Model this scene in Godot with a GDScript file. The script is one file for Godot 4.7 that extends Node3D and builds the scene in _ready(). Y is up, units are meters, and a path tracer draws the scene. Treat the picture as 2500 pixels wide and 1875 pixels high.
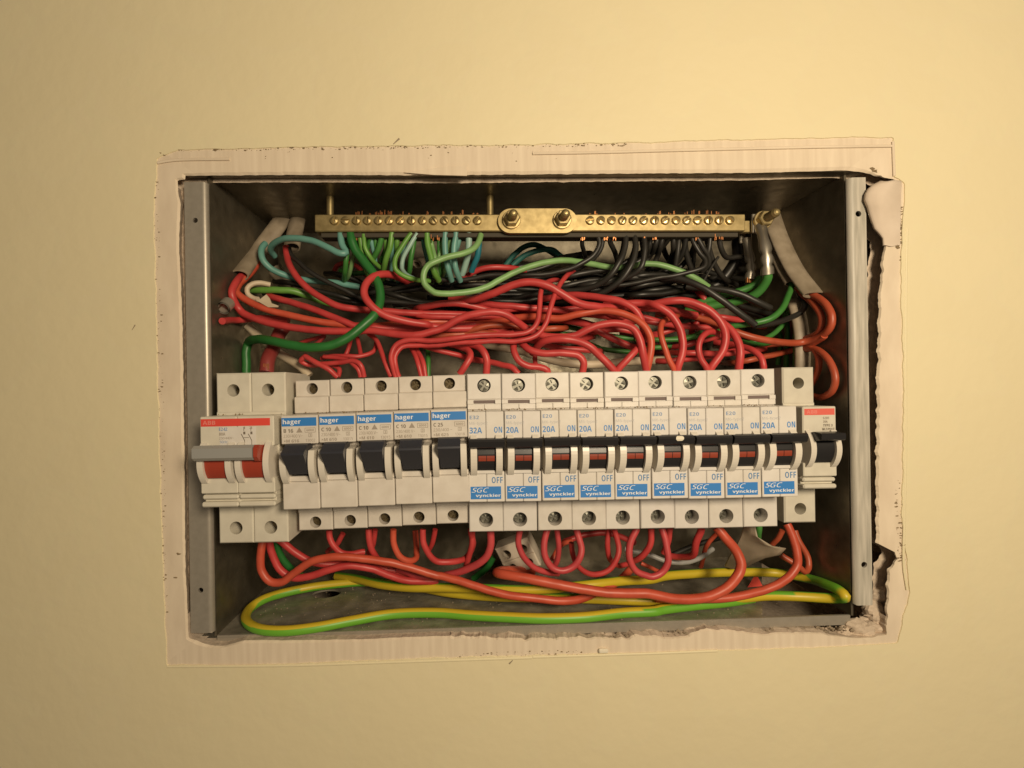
extends Node3D
# A recessed electrical distribution box in a cream wall. Lengths in the helpers are millimetres.

const MM := 0.001
const F := 1153.0          # focal length in photograph pixels (2500 wide)
const U0 := 1140.0         # pixel straight ahead of the lens
const V0 := 955.0
const DC := 248.0          # lens to wall face
const ROLL := 0.0157       # the phone was held a little askew

var M := {}
var used := {}
var rng := RandomNumberGenerator.new()

# ------------------------------------------------------------------ scene
func _ready() -> void:
	rng.seed = 7
	# camera: an ultra-wide phone lens square to the wall, its frame a little right of the point straight ahead
	var cam := Camera3D.new()
	cam.name = "camera"
	cam.projection = Camera3D.PROJECTION_FRUSTUM
	cam.near = 0.01
	cam.far = 20.0
	cam.size = cam.near * 1875.0 / F
	cam.frustum_offset = Vector2(1250.0 - U0, V0 - 937.5) / F * cam.near
	cam.position = Vector3(0, 0, DC * MM)
	cam.rotation.z = -ROLL
	add_child(cam)
	cam.current = true
	# dim warm room, one warm lamp above and to the right of the camera
	var we := WorldEnvironment.new()
	we.name = "room_light"
	var e := Environment.new()
	e.background_mode = Environment.BG_COLOR
	e.background_color = lin(0.13, 0.106, 0.076)
	e.tonemap_mode = Environment.TONE_MAPPER_LINEAR
	e.tonemap_exposure = 1.0
	e.sdfgi_enabled = true
	e.ssao_enabled = true
	e.ssil_enabled = true
	we.environment = e
	add_child(we)
	var lamp := OmniLight3D.new()
	lamp.name = "ceiling_lamp"
	lamp.position = Vector3(0.18, 0.105, 0.45)
	lamp.light_color = lin(1.0, 0.82, 0.575)
	lamp.light_energy = 0.235
	lamp.light_size = 0.06
	lamp.omni_range = 5.0
	lamp.omni_attenuation = 2.0
	lamp.shadow_enabled = true
	add_child(lamp)
	make_materials()
	build_wall()
	build_box()
	build_bar()
	build_breakers()
	sheaths()
	upper_wires()
	lower_wires()
	dust()

# ------------------------------------------------------------------ helpers
func P(u: float, v: float, z: float) -> Vector3:
	var d := DC - z
	var a := (u - U0) / F * d
	var b := -(v - V0) / F * d
	var c := cos(ROLL)
	var s := sin(ROLL)
	return Vector3(a * c + b * s, -a * s + b * c, z)

func numbered(called: String) -> String:
	var n: int = used.get(called, 0)
	used[called] = n + 1
	return called if n == 0 else "%s_%03d" % [called, n]

func new_st() -> SurfaceTool:
	var st := SurfaceTool.new()
	st.begin(Mesh.PRIMITIVE_TRIANGLES)
	return st

func tri(st: SurfaceTool, a: Vector3, b: Vector3, c: Vector3, out: Vector3) -> void:
	var n := (b - a).cross(c - a)
	if n.length() < 1e-9:
		return
	n = n.normalized()
	if n.dot(out) < 0.0:
		var t := b
		b = c
		c = t
		n = -n
	# clockwise seen from outside
	st.set_normal(n); st.set_uv(Vector2(a.x, a.y) * MM); st.add_vertex(a * MM)
	st.set_normal(n); st.set_uv(Vector2(c.x, c.y) * MM); st.add_vertex(c * MM)
	st.set_normal(n); st.set_uv(Vector2(b.x, b.y) * MM); st.add_vertex(b * MM)

func quad(st: SurfaceTool, a: Vector3, b: Vector3, c: Vector3, d: Vector3, out: Vector3) -> void:
	tri(st, a, b, c, out)
	tri(st, a, c, d, out)

func mesh_of(st: SurfaceTool, m: Material) -> ArrayMesh:
	var me := st.commit()
	me.surface_set_material(0, m)
	return me

func part(called: String, me: Mesh, parent: Node, m: Material = null) -> MeshInstance3D:
	var o := MeshInstance3D.new()
	o.name = called
	o.mesh = me
	if m: o.material_override = m
	parent.add_child(o, true)
	return o

func thing(called: String, label: String, category: String, group := "", at := Vector3.ZERO) -> Node3D:
	var o := Node3D.new()
	o.name = numbered(called)
	o.position = at * MM
	add_child(o)
	tag(o, label, category, group)
	return o

func tag(o: Node, label: String, category: String, group := "", kind := "") -> void:
	o.set_meta("label", label)
	o.set_meta("category", category)
	if group: o.set_meta("group", group)
	if kind: o.set_meta("kind", kind)

# box with chamfered edges
func cbox(st: SurfaceTool, c: Vector3, s: Vector3, ch := 0.3) -> void:
	var h := s * 0.5
	ch = minf(ch, minf(h.x, minf(h.y, h.z)) * 0.9)
	var pt := func(axis: int, sx: int, sy: int, sz: int) -> Vector3:
		var p := Vector3(sx * (h.x - ch), sy * (h.y - ch), sz * (h.z - ch))
		if axis == 0: p.x = sx * h.x
		elif axis == 1: p.y = sy * h.y
		else: p.z = sz * h.z
		return c + p
	for s1 in [-1, 1]:
		quad(st, pt.call(0, s1, -1, -1), pt.call(0, s1, 1, -1), pt.call(0, s1, 1, 1), pt.call(0, s1, -1, 1), Vector3(s1, 0, 0))
		quad(st, pt.call(1, -1, s1, -1), pt.call(1, 1, s1, -1), pt.call(1, 1, s1, 1), pt.call(1, -1, s1, 1), Vector3(0, s1, 0))
		quad(st, pt.call(2, -1, -1, s1), pt.call(2, 1, -1, s1), pt.call(2, 1, 1, s1), pt.call(2, -1, 1, s1), Vector3(0, 0, s1))
		for s2 in [-1, 1]:
			quad(st, pt.call(0, s1, s2, -1), pt.call(0, s1, s2, 1), pt.call(1, s1, s2, 1), pt.call(1, s1, s2, -1), Vector3(s1, s2, 0))
			quad(st, pt.call(0, s1, -1, s2), pt.call(0, s1, 1, s2), pt.call(2, s1, 1, s2), pt.call(2, s1, -1, s2), Vector3(s1, 0, s2))
			quad(st, pt.call(1, -1, s1, s2), pt.call(1, 1, s1, s2), pt.call(2, 1, s1, s2), pt.call(2, -1, s1, s2), Vector3(0, s1, s2))
			for s3 in [-1, 1]:
				tri(st, pt.call(0, s1, s2, s3), pt.call(1, s1, s2, s3), pt.call(2, s1, s2, s3), Vector3(s1, s2, s3))

# box whose front (+z) has a round screw hole with a wall and a floor
func holed(st: SurfaceTool, x0: float, x1: float, y0: float, y1: float, zb: float, zf: float, holes: Array, depth := 9.0, ch := 0.5) -> void:
	var c := Vector3((x0 + x1) / 2, (y0 + y1) / 2, (zb + zf) / 2)
	var X0 := x0 + ch
	var X1 := x1 - ch
	var Y0 := y0 + ch
	var Y1 := y1 - ch
	var zs := zf - ch
	# sides, back
	quad(st, Vector3(x0, y0, zb), Vector3(x0, y1, zb), Vector3(x0, y1, zs), Vector3(x0, y0, zs), Vector3.LEFT)
	quad(st, Vector3(x1, y0, zb), Vector3(x1, y1, zb), Vector3(x1, y1, zs), Vector3(x1, y0, zs), Vector3.RIGHT)
	quad(st, Vector3(x0, y0, zb), Vector3(x1, y0, zb), Vector3(x1, y0, zs), Vector3(x0, y0, zs), Vector3.DOWN)
	quad(st, Vector3(x0, y1, zb), Vector3(x1, y1, zb), Vector3(x1, y1, zs), Vector3(x0, y1, zs), Vector3.UP)
	quad(st, Vector3(x0, y0, zb), Vector3(x1, y0, zb), Vector3(x1, y1, zb), Vector3(x0, y1, zb), Vector3.FORWARD)
	# chamfers
	quad(st, Vector3(x0, y0, zs), Vector3(x0, y1, zs), Vector3(X0, Y1, zf), Vector3(X0, Y0, zf), Vector3(-1, 0, 1))
	quad(st, Vector3(x1, y0, zs), Vector3(x1, y1, zs), Vector3(X1, Y1, zf), Vector3(X1, Y0, zf), Vector3(1, 0, 1))
	quad(st, Vector3(x0, y0, zs), Vector3(x1, y0, zs), Vector3(X1, Y0, zf), Vector3(X0, Y0, zf), Vector3(0, -1, 1))
	quad(st, Vector3(x0, y1, zs), Vector3(x1, y1, zs), Vector3(X1, Y1, zf), Vector3(X0, Y1, zf), Vector3(0, 1, 1))
	# front split into one column per hole
	var n := holes.size()
	for i in n:
		var a := lerpf(X0, X1, float(i) / n)
		var b := lerpf(X0, X1, float(i + 1) / n)
		var h: Vector3 = holes[i]   # x, y, r
		var N := 28
		var inner := []
		var outer := []
		for k in N:
			var t := TAU * k / N + PI / 4
			var dv := Vector2(cos(t), sin(t))
			inner.append(Vector3(h.x + dv.x * h.z, h.y + dv.y * h.z, zf))
			var kx := 1e9
			var ky := 1e9
			if absf(dv.x) > 1e-6: kx = ((b if dv.x > 0 else a) - h.x) / dv.x
			if absf(dv.y) > 1e-6: ky = ((Y1 if dv.y > 0 else Y0) - h.y) / dv.y
			var kk := minf(kx, ky)
			outer.append(Vector3(h.x + dv.x * kk, h.y + dv.y * kk, zf))
		# exact corners
		for cc in [Vector3(a, Y0, zf), Vector3(b, Y0, zf), Vector3(b, Y1, zf), Vector3(a, Y1, zf)]:
			var best := 0
			for k in N:
				if outer[k].distance_to(cc) < outer[best].distance_to(cc): best = k
			outer[best] = cc
		for k in N:
			var j := (k + 1) % N
			quad(st, inner[k], outer[k], outer[j], inner[j], Vector3.BACK)
			var dn := Vector3(0, 0, -depth)
			var mid: Vector3 = (inner[k] + inner[j]) / 2
			quad(st, inner[k], inner[j], inner[j] + dn, inner[k] + dn, Vector3(h.x, h.y, zf) - mid)
			tri(st, Vector3(h.x, h.y, zf - depth), inner[k] + dn, inner[j] + dn, Vector3.BACK)

# extrude a (y, z) outline along x; half widths may vary per point
func prism(st: SurfaceTool, poly: PackedVector2Array, x0: float, x1: float, narrow: Array = []) -> void:
	var n := poly.size()
	var area := 0.0
	for i in n:
		var p := poly[i]
		var q := poly[(i + 1) % n]
		area += p.x * q.y - q.x * p.y
	var sgn := 1.0 if area > 0 else -1.0
	var A := []
	var B := []
	for i in n:
		var w: float = narrow[i] if narrow else 0.0
		A.append(Vector3(x0 + w, poly[i].x, poly[i].y))
		B.append(Vector3(x1 - w, poly[i].x, poly[i].y))
	for i in n:
		var j := (i + 1) % n
		var e := poly[j] - poly[i]
		quad(st, A[i], B[i], B[j], A[j], Vector3(0, e.y * sgn, -e.x * sgn))
	var idx := Geometry2D.triangulate_polygon(poly)
	for k in range(0, idx.size(), 3):
		tri(st, A[idx[k]], A[idx[k + 1]], A[idx[k + 2]], Vector3.LEFT)
		tri(st, B[idx[k]], B[idx[k + 1]], B[idx[k + 2]], Vector3.RIGHT)

func arc_poly(cy: float, cz: float, r: float, a0: float, a1: float, n: int, tail: Array) -> PackedVector2Array:
	var out := PackedVector2Array()
	for i in n + 1:
		var t := deg_to_rad(lerpf(a0, a1, float(i) / n))
		out.append(Vector2(cy + r * sin(t), cz + r * cos(t)))
	for t in tail: out.append(t)
	return out

# lathe round z: profile of (radius, z), smooth normals
func lathe(st: SurfaceTool, prof: Array, c: Vector3, n := 20, flat_sides := false) -> void:
	for i in prof.size() - 1:
		var p: Vector2 = prof[i]
		var q: Vector2 = prof[i + 1]
		var nn := Vector2(q.y - p.y, -(q.x - p.x)).normalized()   # (radial, z)
		if nn.length() < 0.5: continue
		for k in n:
			var t0 := TAU * k / n
			var t1 := TAU * (k + 1) / n
			var d0 := Vector3(cos(t0), sin(t0), 0)
			var d1 := Vector3(cos(t1), sin(t1), 0)
			var z0 := Vector3(0, 0, p.y)
			var z1 := Vector3(0, 0, q.y)
			var v := [c + d0 * p.x + z0, c + d1 * p.x + z0, c + d1 * q.x + z1, c + d0 * q.x + z1]
			if flat_sides:
				var mid := (d0 + d1).normalized() * nn.x + Vector3(0, 0, nn.y)
				quad(st, v[0], v[1], v[2], v[3], mid)
				continue
			var ns := [d0 * nn.x + Vector3(0, 0, nn.y), d1 * nn.x + Vector3(0, 0, nn.y)]
			var order := [[0, 0], [2, 1], [1, 1], [0, 0], [3, 0], [2, 1]]
			# clockwise from outside
			var g: Vector3 = (v[2] - v[0]).cross(v[1] - v[0])
			if g.length() < 1e-9: g = (v[3] - v[0]).cross(v[2] - v[0])
			if g.dot(ns[0] + ns[1]) > 0.0:
				order = [[0, 0], [1, 1], [2, 1], [0, 0], [2, 1], [3, 0]]
			for o in order:
				st.set_normal(ns[o[1]]); st.set_uv(Vector2(v[o[0]].x, v[o[0]].y) * MM); st.add_vertex(v[o[0]] * MM)

# smooth path through points
func spline(pts: Array, step := 1.6) -> PackedVector3Array:
	var out := PackedVector3Array()
	var n := pts.size()
	for i in n - 1:
		var p1: Vector3 = pts[i]
		var p2: Vector3 = pts[i + 1]
		var p0: Vector3 = pts[i - 1] if i > 0 else p1 * 2 - p2
		var p3: Vector3 = pts[i + 2] if i + 2 < n else p2 * 2 - p1
		var t1 := sqrt(maxf(p0.distance_to(p1), 0.01))
		var t2 := t1 + sqrt(maxf(p1.distance_to(p2), 0.01))
		var t3 := t2 + sqrt(maxf(p2.distance_to(p3), 0.01))
		var k := maxi(2, int(p1.distance_to(p2) / step))
		for j in k:
			var t := lerpf(t1, t2, float(j) / k)
			var a1 := p0 * ((t1 - t) / t1) + p1 * (t / t1)
			var a2 := p1 * ((t2 - t) / (t2 - t1)) + p2 * ((t - t1) / (t2 - t1))
			var a3 := p2 * ((t3 - t) / (t3 - t2)) + p3 * ((t - t2) / (t3 - t2))
			var b1 := a1 * ((t2 - t) / t2) + a2 * (t / t2)
			var b2 := a2 * ((t3 - t) / (t3 - t1)) + a3 * ((t - t1) / (t3 - t1))
			out.append(b1 * ((t2 - t) / (t2 - t1)) + b2 * ((t - t1) / (t2 - t1)))
	out.append(pts[n - 1])
	return out

# tube with an elliptic section; wide = radius across the view, thick = radius the other way; stripe: second colour over part of the turn
func tube(path: PackedVector3Array, wide: float, thick: float, m: Material, sides := 12, caps := true, stripe = null, taper = null) -> ArrayMesh:
	var V := PackedVector3Array()
	var N := PackedVector3Array()
	var UV := PackedVector2Array()
	var C := PackedColorArray()
	var I := PackedInt32Array()
	var n := path.size()
	var side := Vector3.ZERO
	var along := 0.0
	for i in n:
		var d: Vector3 = (path[mini(i + 1, n - 1)] - path[maxi(i - 1, 0)]).normalized()
		if i == 0:
			side = d.cross(Vector3(0, 0, 1))
			if side.length() < 0.1: side = d.cross(Vector3(0, 1, 0))
		side = (side - d * side.dot(d)).normalized()
		if stripe != null or wide != thick:
			var want := d.cross(Vector3(0, 0, 1))
			if want.length() > 0.15: side = side.lerp(want.normalized() * (1.0 if want.dot(side) >= 0 else -1.0), 0.3).normalized()
		var up := side.cross(d).normalized()
		var k := 1.0
		if taper != null: k = taper.call(float(i) / (n - 1))
		if i > 0: along += path[i].distance_to(path[i - 1])
		for j in sides + 1:
			var t := TAU * j / sides
			var o := side * cos(t) * wide * k + up * sin(t) * thick * k
			V.append((path[i] + o) * MM)
			N.append((side * cos(t) / wide + up * sin(t) / thick).normalized())
			UV.append(Vector2(float(j) / sides * TAU * wide, along) * MM)
			if stripe != null:
				var nn := (side * cos(t) + up * sin(t))
				C.append(stripe.call(nn, float(i) / (n - 1)))
	for i in n - 1:
		for j in sides:
			var a := i * (sides + 1) + j
			var b := a + sides + 1
			I.append_array([a, b, a + 1, a + 1, b, b + 1])
	if caps:
		for e in [0, n - 1]:
			var d: Vector3 = (path[1] - path[0]).normalized() if e == 0 else (path[n - 1] - path[n - 2]).normalized()
			var dd := -d if e == 0 else d
			var base := V.size()
			var ring: int = e * (sides + 1)
			V.append(path[e] * MM); N.append(dd); UV.append(Vector2.ZERO)
			if stripe != null: C.append(C[ring])
			for j in sides + 1:
				V.append(V[ring + j]); N.append(dd); UV.append(UV[ring + j])
				if stripe != null: C.append(C[ring + j])
			for j in sides:
				if e == 0: I.append_array([base, base + 1 + j, base + 2 + j])
				else: I.append_array([base, base + 2 + j, base + 1 + j])
	# make the winding agree with the normals
	var g: Vector3 = (V[I[1]] - V[I[0]]).cross(V[I[2]] - V[I[0]])
	if g.dot(N[I[0]]) > 0.0:
		for k in range(0, I.size(), 3):
			var t := I[k + 1]
			I[k + 1] = I[k + 2]
			I[k + 2] = t
	var arr := []
	arr.resize(Mesh.ARRAY_MAX)
	arr[Mesh.ARRAY_VERTEX] = V
	arr[Mesh.ARRAY_NORMAL] = N
	arr[Mesh.ARRAY_TEX_UV] = UV
	if stripe != null: arr[Mesh.ARRAY_COLOR] = C
	arr[Mesh.ARRAY_INDEX] = I
	var me := ArrayMesh.new()
	me.add_surface_from_arrays(Mesh.PRIMITIVE_TRIANGLES, arr)
	me.surface_set_material(0, m)
	return me

# points read off an enlargement: origin (x0, y0), four enlargement pixels to one
func t(tile: int, a: Array) -> Array:
	var org: Vector2 = [Vector2.ZERO, Vector2(530, 520), Vector2(1050, 520), Vector2(1550, 520), Vector2(530, 1220), Vector2(1050, 1220), Vector2(1550, 1220)][tile]
	var out := []
	for i in range(0, a.size(), 3):
		out.append(inside(P(org.x + a[i] / 4.0, org.y + a[i + 1] / 4.0, a[i + 2])))
	return out

# keep a point clear of the box's side sheets by sliding it forward on its line of sight
func inside(p: Vector3) -> Vector3:
	var hi := lerpf(TR.x, BR.x, clampf((TR.y - p.y) / (TR.y - BR.y), 0, 1)) - 12.0
	var lo := lerpf(TL.x, BL.x, clampf((TL.y - p.y) / (TL.y - BL.y), 0, 1)) + 14.5
	var k := 1.0
	if p.x > hi: k = hi / p.x
	elif p.x < lo: k = lo / p.x
	return Vector3(p.x * k, p.y * k, DC - (DC - p.z) * k)

func wire(called: String, label: String, group: String, m: Material, r: float, pts: Array) -> MeshInstance3D:
	var o := MeshInstance3D.new()
	o.name = numbered(called)
	var origin: Vector3 = pts[0]
	var local := []
	for p in pts: local.append(p - origin)
	var path := spline(local)
	var wob := FastNoiseLite.new()
	wob.seed = 17
	wob.frequency = 0.03
	for i in range(1, path.size() - 1):
		var q := path[i] + origin
		path[i] += Vector3(wob.get_noise_3d(q.x, q.y, q.z + r * 50), wob.get_noise_3d(q.y, q.z, q.x + r * 50), wob.get_noise_3d(q.z, q.x, q.y)) * 0.7
	o.mesh = tube(path, r, r, m)
	o.position = origin * MM
	add_child(o)
	tag(o, label, "wire", group)
	return o

func text_part(parent: Node, s: String, cx: float, cy: float, w: float, h: float, z: float, m: Material, bold := true, called := "lettering") -> MeshInstance3D:
	var key := s + str(bold)
	var tm: TextMesh = M.get("text:" + key)
	if tm == null:
		tm = TextMesh.new()
		var f := SystemFont.new()
		f.font_names = PackedStringArray(["Droid Sans"])
		f.font_weight = 700 if bold else 400
		tm.font = f
		tm.text = s
		tm.font_size = 24
		tm.pixel_size = 0.0001
		tm.depth = 0.0004
		tm.curve_step = 3.0
		M["text:" + key] = tm
	var o := MeshInstance3D.new()
	o.name = called
	o.mesh = tm
	o.material_override = m
	var bb := tm.get_aabb()
	var k := Vector3(w * MM / maxf(bb.size.x, 1e-6), h * MM / maxf(bb.size.y, 1e-6), 0.12)
	o.scale = k
	var c := bb.get_center()
	o.position = Vector3(cx * MM - c.x * k.x, cy * MM - c.y * k.y, z * MM)
	parent.add_child(o, true)
	return o

func patch(parent: Node, called: String, x0: float, x1: float, y0: float, y1: float, z: float, m: Material, th := 0.12) -> MeshInstance3D:
	var st := new_st()
	cbox(st, Vector3((x0 + x1) / 2, (y0 + y1) / 2, z), Vector3(x1 - x0, y1 - y0, th), 0.03)
	return part(called, mesh_of(st, m), parent)

# ------------------------------------------------------------------ materials
func noise_tex(freq: float, lo: Color, hi: Color, size := 512, oct := 4, seed_ := 1, kind := FastNoiseLite.TYPE_SIMPLEX_SMOOTH, mid := -1.0) -> NoiseTexture2D:
	var nz := FastNoiseLite.new()
	nz.seed = seed_
	nz.noise_type = kind
	nz.frequency = freq
	nz.fractal_octaves = oct
	var tx := NoiseTexture2D.new()
	tx.width = size
	tx.height = size
	tx.seamless = true
	tx.noise = nz
	var g := Gradient.new()
	g.set_color(0, lo)
	g.set_color(1, hi)
	if mid >= 0.0:
		g.set_offset(0, mid)
		g.set_offset(1, minf(mid + 0.25, 1.0))
	tx.color_ramp = g
	return tx

func lin(r: float, g: float, b: float) -> Color:
	return Color(r, g, b).linear_to_srgb()

func mat(called: String, c: Color, rough := 0.5, metal := 0.0) -> StandardMaterial3D:
	var m := StandardMaterial3D.new()
	m.resource_name = called
	m.albedo_color = c
	m.roughness = rough
	m.metallic = metal
	M[called] = m
	return m

func tri_tex(m: StandardMaterial3D, tx: Texture2D, metres: float, world := true) -> void:
	m.albedo_texture = tx
	m.uv1_triplanar = true
	m.uv1_world_triplanar = world
	m.uv1_scale = Vector3.ONE / metres

func bump(m: StandardMaterial3D, tx: Texture2D, cm: float) -> void:
	m.heightmap_enabled = true
	m.heightmap_texture = tx
	m.heightmap_scale = cm

func make_materials() -> void:
	var w: StandardMaterial3D = mat("wall_paint", Color.WHITE, 0.55)
	tri_tex(w, noise_tex(0.006, lin(0.76, 0.672, 0.445), lin(0.775, 0.687, 0.458), 1024, 5, 3), 0.42)
	bump(w, noise_tex(0.035, Color.BLACK, Color.WHITE, 1024, 5, 8), 0.014)
	var b: StandardMaterial3D = mat("bare_plaster", Color.WHITE, 0.85)
	b.albedo_texture = noise_tex(0.03, lin(0.66, 0.55, 0.42), lin(0.79, 0.675, 0.525), 512, 5, 5)
	b.uv1_scale = Vector3(1 / 0.07, 1 / 0.9, 1)
	bump(b, b.albedo_texture, 0.02)
	var b2: StandardMaterial3D = mat("bare_plaster_side", Color.WHITE, 0.85)
	b2.albedo_texture = noise_tex(0.02, lin(0.66, 0.55, 0.42), lin(0.79, 0.675, 0.525), 512, 5, 6)
	b2.uv1_scale = Vector3(1 / 0.12, 1 / 0.4, 1)
	bump(b2, b2.albedo_texture, 0.02)
	var rv: StandardMaterial3D = mat("rough_plaster", Color.WHITE, 0.95)
	tri_tex(rv, noise_tex(0.03, lin(0.46, 0.37, 0.28), lin(0.72, 0.60, 0.48), 512, 5, 9), 0.06)
	bump(rv, rv.albedo_texture, 0.12)
	var cf: StandardMaterial3D = mat("flap_plaster", Color.WHITE, 0.8)
	tri_tex(cf, noise_tex(0.012, lin(0.58, 0.48, 0.38), lin(0.74, 0.63, 0.52), 256, 4, 16), 0.08)
	mat("dirt", lin(0.25, 0.18, 0.10), 0.95)
	mat("dust", lin(0.30, 0.24, 0.17), 0.95)
	var bx: StandardMaterial3D = mat("box_steel", Color.WHITE, 0.42, 0.72)
	tri_tex(bx, noise_tex(0.02, lin(0.16, 0.138, 0.10), lin(0.23, 0.203, 0.152), 512, 6, 12), 0.11)
	bx.roughness_texture = noise_tex(0.02, Color(0.45, 0.45, 0.45), Color(1, 1, 1), 512, 4, 13)
	bx.roughness = 0.55
	var bf: StandardMaterial3D = mat("floor_steel", Color.WHITE, 0.42, 0.35)
	tri_tex(bf, noise_tex(0.014, lin(0.20, 0.18, 0.14), lin(0.44, 0.40, 0.33), 512, 6, 17), 0.12)
	bump(bf, noise_tex(0.012, Color.BLACK, Color.WHITE, 512, 4, 18), 0.06)
	var fl: StandardMaterial3D = mat("flange_steel", Color.WHITE, 0.40, 0.45)
	tri_tex(fl, noise_tex(0.02, lin(0.375, 0.34, 0.285), lin(0.435, 0.395, 0.335), 512, 4, 14), 0.05)
	var fp: StandardMaterial3D = mat("flange_painted", Color.WHITE, 0.45, 0.0)
	tri_tex(fp, noise_tex(0.014, lin(0.34, 0.32, 0.27), lin(0.62, 0.57, 0.49), 512, 5, 15), 0.05)
	fp.uv1_scale = Vector3(1 / 0.022, 1 / 0.25, 1 / 0.022)
	bump(fp, fp.albedo_texture, 0.02)
	var pw: StandardMaterial3D = mat("white_plastic", Color.WHITE, 0.42)
	tri_tex(pw, noise_tex(0.009, lin(0.655, 0.615, 0.565), lin(0.715, 0.68, 0.635), 512, 5, 20), 0.05)
	for k in 2:
		var pv: StandardMaterial3D = mat("white_plastic_b" if k == 0 else "white_plastic_c", Color.WHITE, 0.40 + 0.06 * k)
		tri_tex(pv, noise_tex(0.011, lin(0.625 + 0.02 * k, 0.58 + 0.03 * k, 0.52 + 0.045 * k), lin(0.70, 0.66, 0.605 + 0.02 * k), 512, 6, 23 + k), 0.045)
	var pc: StandardMaterial3D = mat("cream_plastic", Color.WHITE, 0.45)
	tri_tex(pc, noise_tex(0.009, lin(0.60, 0.545, 0.48), lin(0.70, 0.65, 0.585), 512, 5, 21), 0.05)
	var pa: StandardMaterial3D = mat("aged_plastic", Color.WHITE, 0.45)
	tri_tex(pa, noise_tex(0.009, lin(0.60, 0.56, 0.47), lin(0.69, 0.65, 0.55), 512, 5, 22), 0.05)
	mat("rib_plastic", lin(0.69, 0.64, 0.56), 0.35)
	mat("black_plastic", lin(0.018, 0.017, 0.018), 0.33)
	mat("navy_plastic", lin(0.026, 0.027, 0.037), 0.38)
	mat("grey_handle", lin(0.30, 0.30, 0.29), 0.4)
	mat("red_lever", lin(0.34, 0.045, 0.022), 0.4)
	mat("red_indicator", lin(0.26, 0.035, 0.012), 0.5)
	mat("red_print", lin(0.72, 0.07, 0.05), 0.5)
	mat("red_print_faded", lin(0.72, 0.13, 0.10), 0.5)
	mat("pale_on_red", lin(0.76, 0.24, 0.20), 0.5)
	mat("blue_print", lin(0.03, 0.20, 0.56), 0.5)
	mat("blue_text", lin(0.06, 0.23, 0.55), 0.5)
	mat("blue_text_soft", lin(0.20, 0.29, 0.46), 0.5)
	mat("pale_text", lin(0.46, 0.46, 0.47), 0.5)
	mat("off_text", lin(0.10, 0.22, 0.42), 0.5)
	mat("white_text", lin(0.78, 0.80, 0.82), 0.5)
	mat("grey_text", lin(0.17, 0.14, 0.11), 0.6)
	mat("grey_text_soft", lin(0.33, 0.28, 0.23), 0.6)
	mat("slot_shade", lin(0.16, 0.12, 0.11), 0.7)
	var br: StandardMaterial3D = mat("brass", Color.WHITE, 0.44, 0.75)
	tri_tex(br, noise_tex(0.02, lin(0.32, 0.245, 0.112), lin(0.52, 0.41, 0.20), 256, 5, 30), 0.03)
	mat("brass_bright", lin(0.62, 0.48, 0.24), 0.36, 0.8)
	mat("steel_screw", lin(0.20, 0.195, 0.165), 0.42, 0.8)
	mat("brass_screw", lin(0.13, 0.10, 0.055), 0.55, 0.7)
	mat("tin_lug", lin(0.46, 0.42, 0.35), 0.36, 0.85)
	mat("copper", lin(0.75, 0.32, 0.13), 0.35, 0.85)
	for d in [["red", 0.55, 0.043, 0.045], ["red_orange", 0.58, 0.080, 0.038], ["red_pink", 0.53, 0.052, 0.062], ["red_brown", 0.46, 0.075, 0.03], ["red_dark", 0.26, 0.03, 0.028], ["black", 0.013, 0.012, 0.010], ["charcoal", 0.024, 0.022, 0.019], ["green", 0.045, 0.22, 0.035], ["deep_green", 0.02, 0.16, 0.03], ["leaf_green", 0.13, 0.33, 0.05], ["pale_green", 0.22, 0.42, 0.15], ["teal", 0.14, 0.36, 0.31], ["deep_teal", 0.02, 0.20, 0.26], ["dark_teal", 0.03, 0.15, 0.13], ["pale_teal", 0.33, 0.52, 0.45], ["grey_wire", 0.34, 0.34, 0.33]]:
		var wm: StandardMaterial3D = mat("wire_" + str(d[0]), Color.WHITE, 0.42)
		var c0 := Color(d[1], d[2], d[3])
		tri_tex(wm, noise_tex(0.01, (c0 * 0.74).linear_to_srgb(), (c0 * 1.08 + Color(0.03, 0.026, 0.02) * (0.25 if c0.r < 0.03 else 1.0)).linear_to_srgb(), 256, 6, 40), 0.05)
	mat("wire_earth", Color.WHITE, 0.42).vertex_color_use_as_albedo = true
	var sh: StandardMaterial3D = mat("sheath", Color.WHITE, 0.5)
	tri_tex(sh, noise_tex(0.014, lin(0.22, 0.175, 0.12), lin(0.48, 0.40, 0.30), 256, 5, 41), 0.05)
	var sh2: StandardMaterial3D = mat("sheath_cream", Color.WHITE, 0.5)
	tri_tex(sh2, noise_tex(0.014, lin(0.55, 0.45, 0.31), lin(0.70, 0.60, 0.46), 256, 4, 42), 0.05)
	mat("connector_plastic", lin(0.62, 0.55, 0.45), 0.5)
	mat("backing_strip", lin(0.05, 0.04, 0.025), 0.7)
	mat("hole_dark", lin(0.03, 0.025, 0.02), 0.9)
	mat("paint_chip", lin(0.78, 0.72, 0.58), 0.7)

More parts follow.
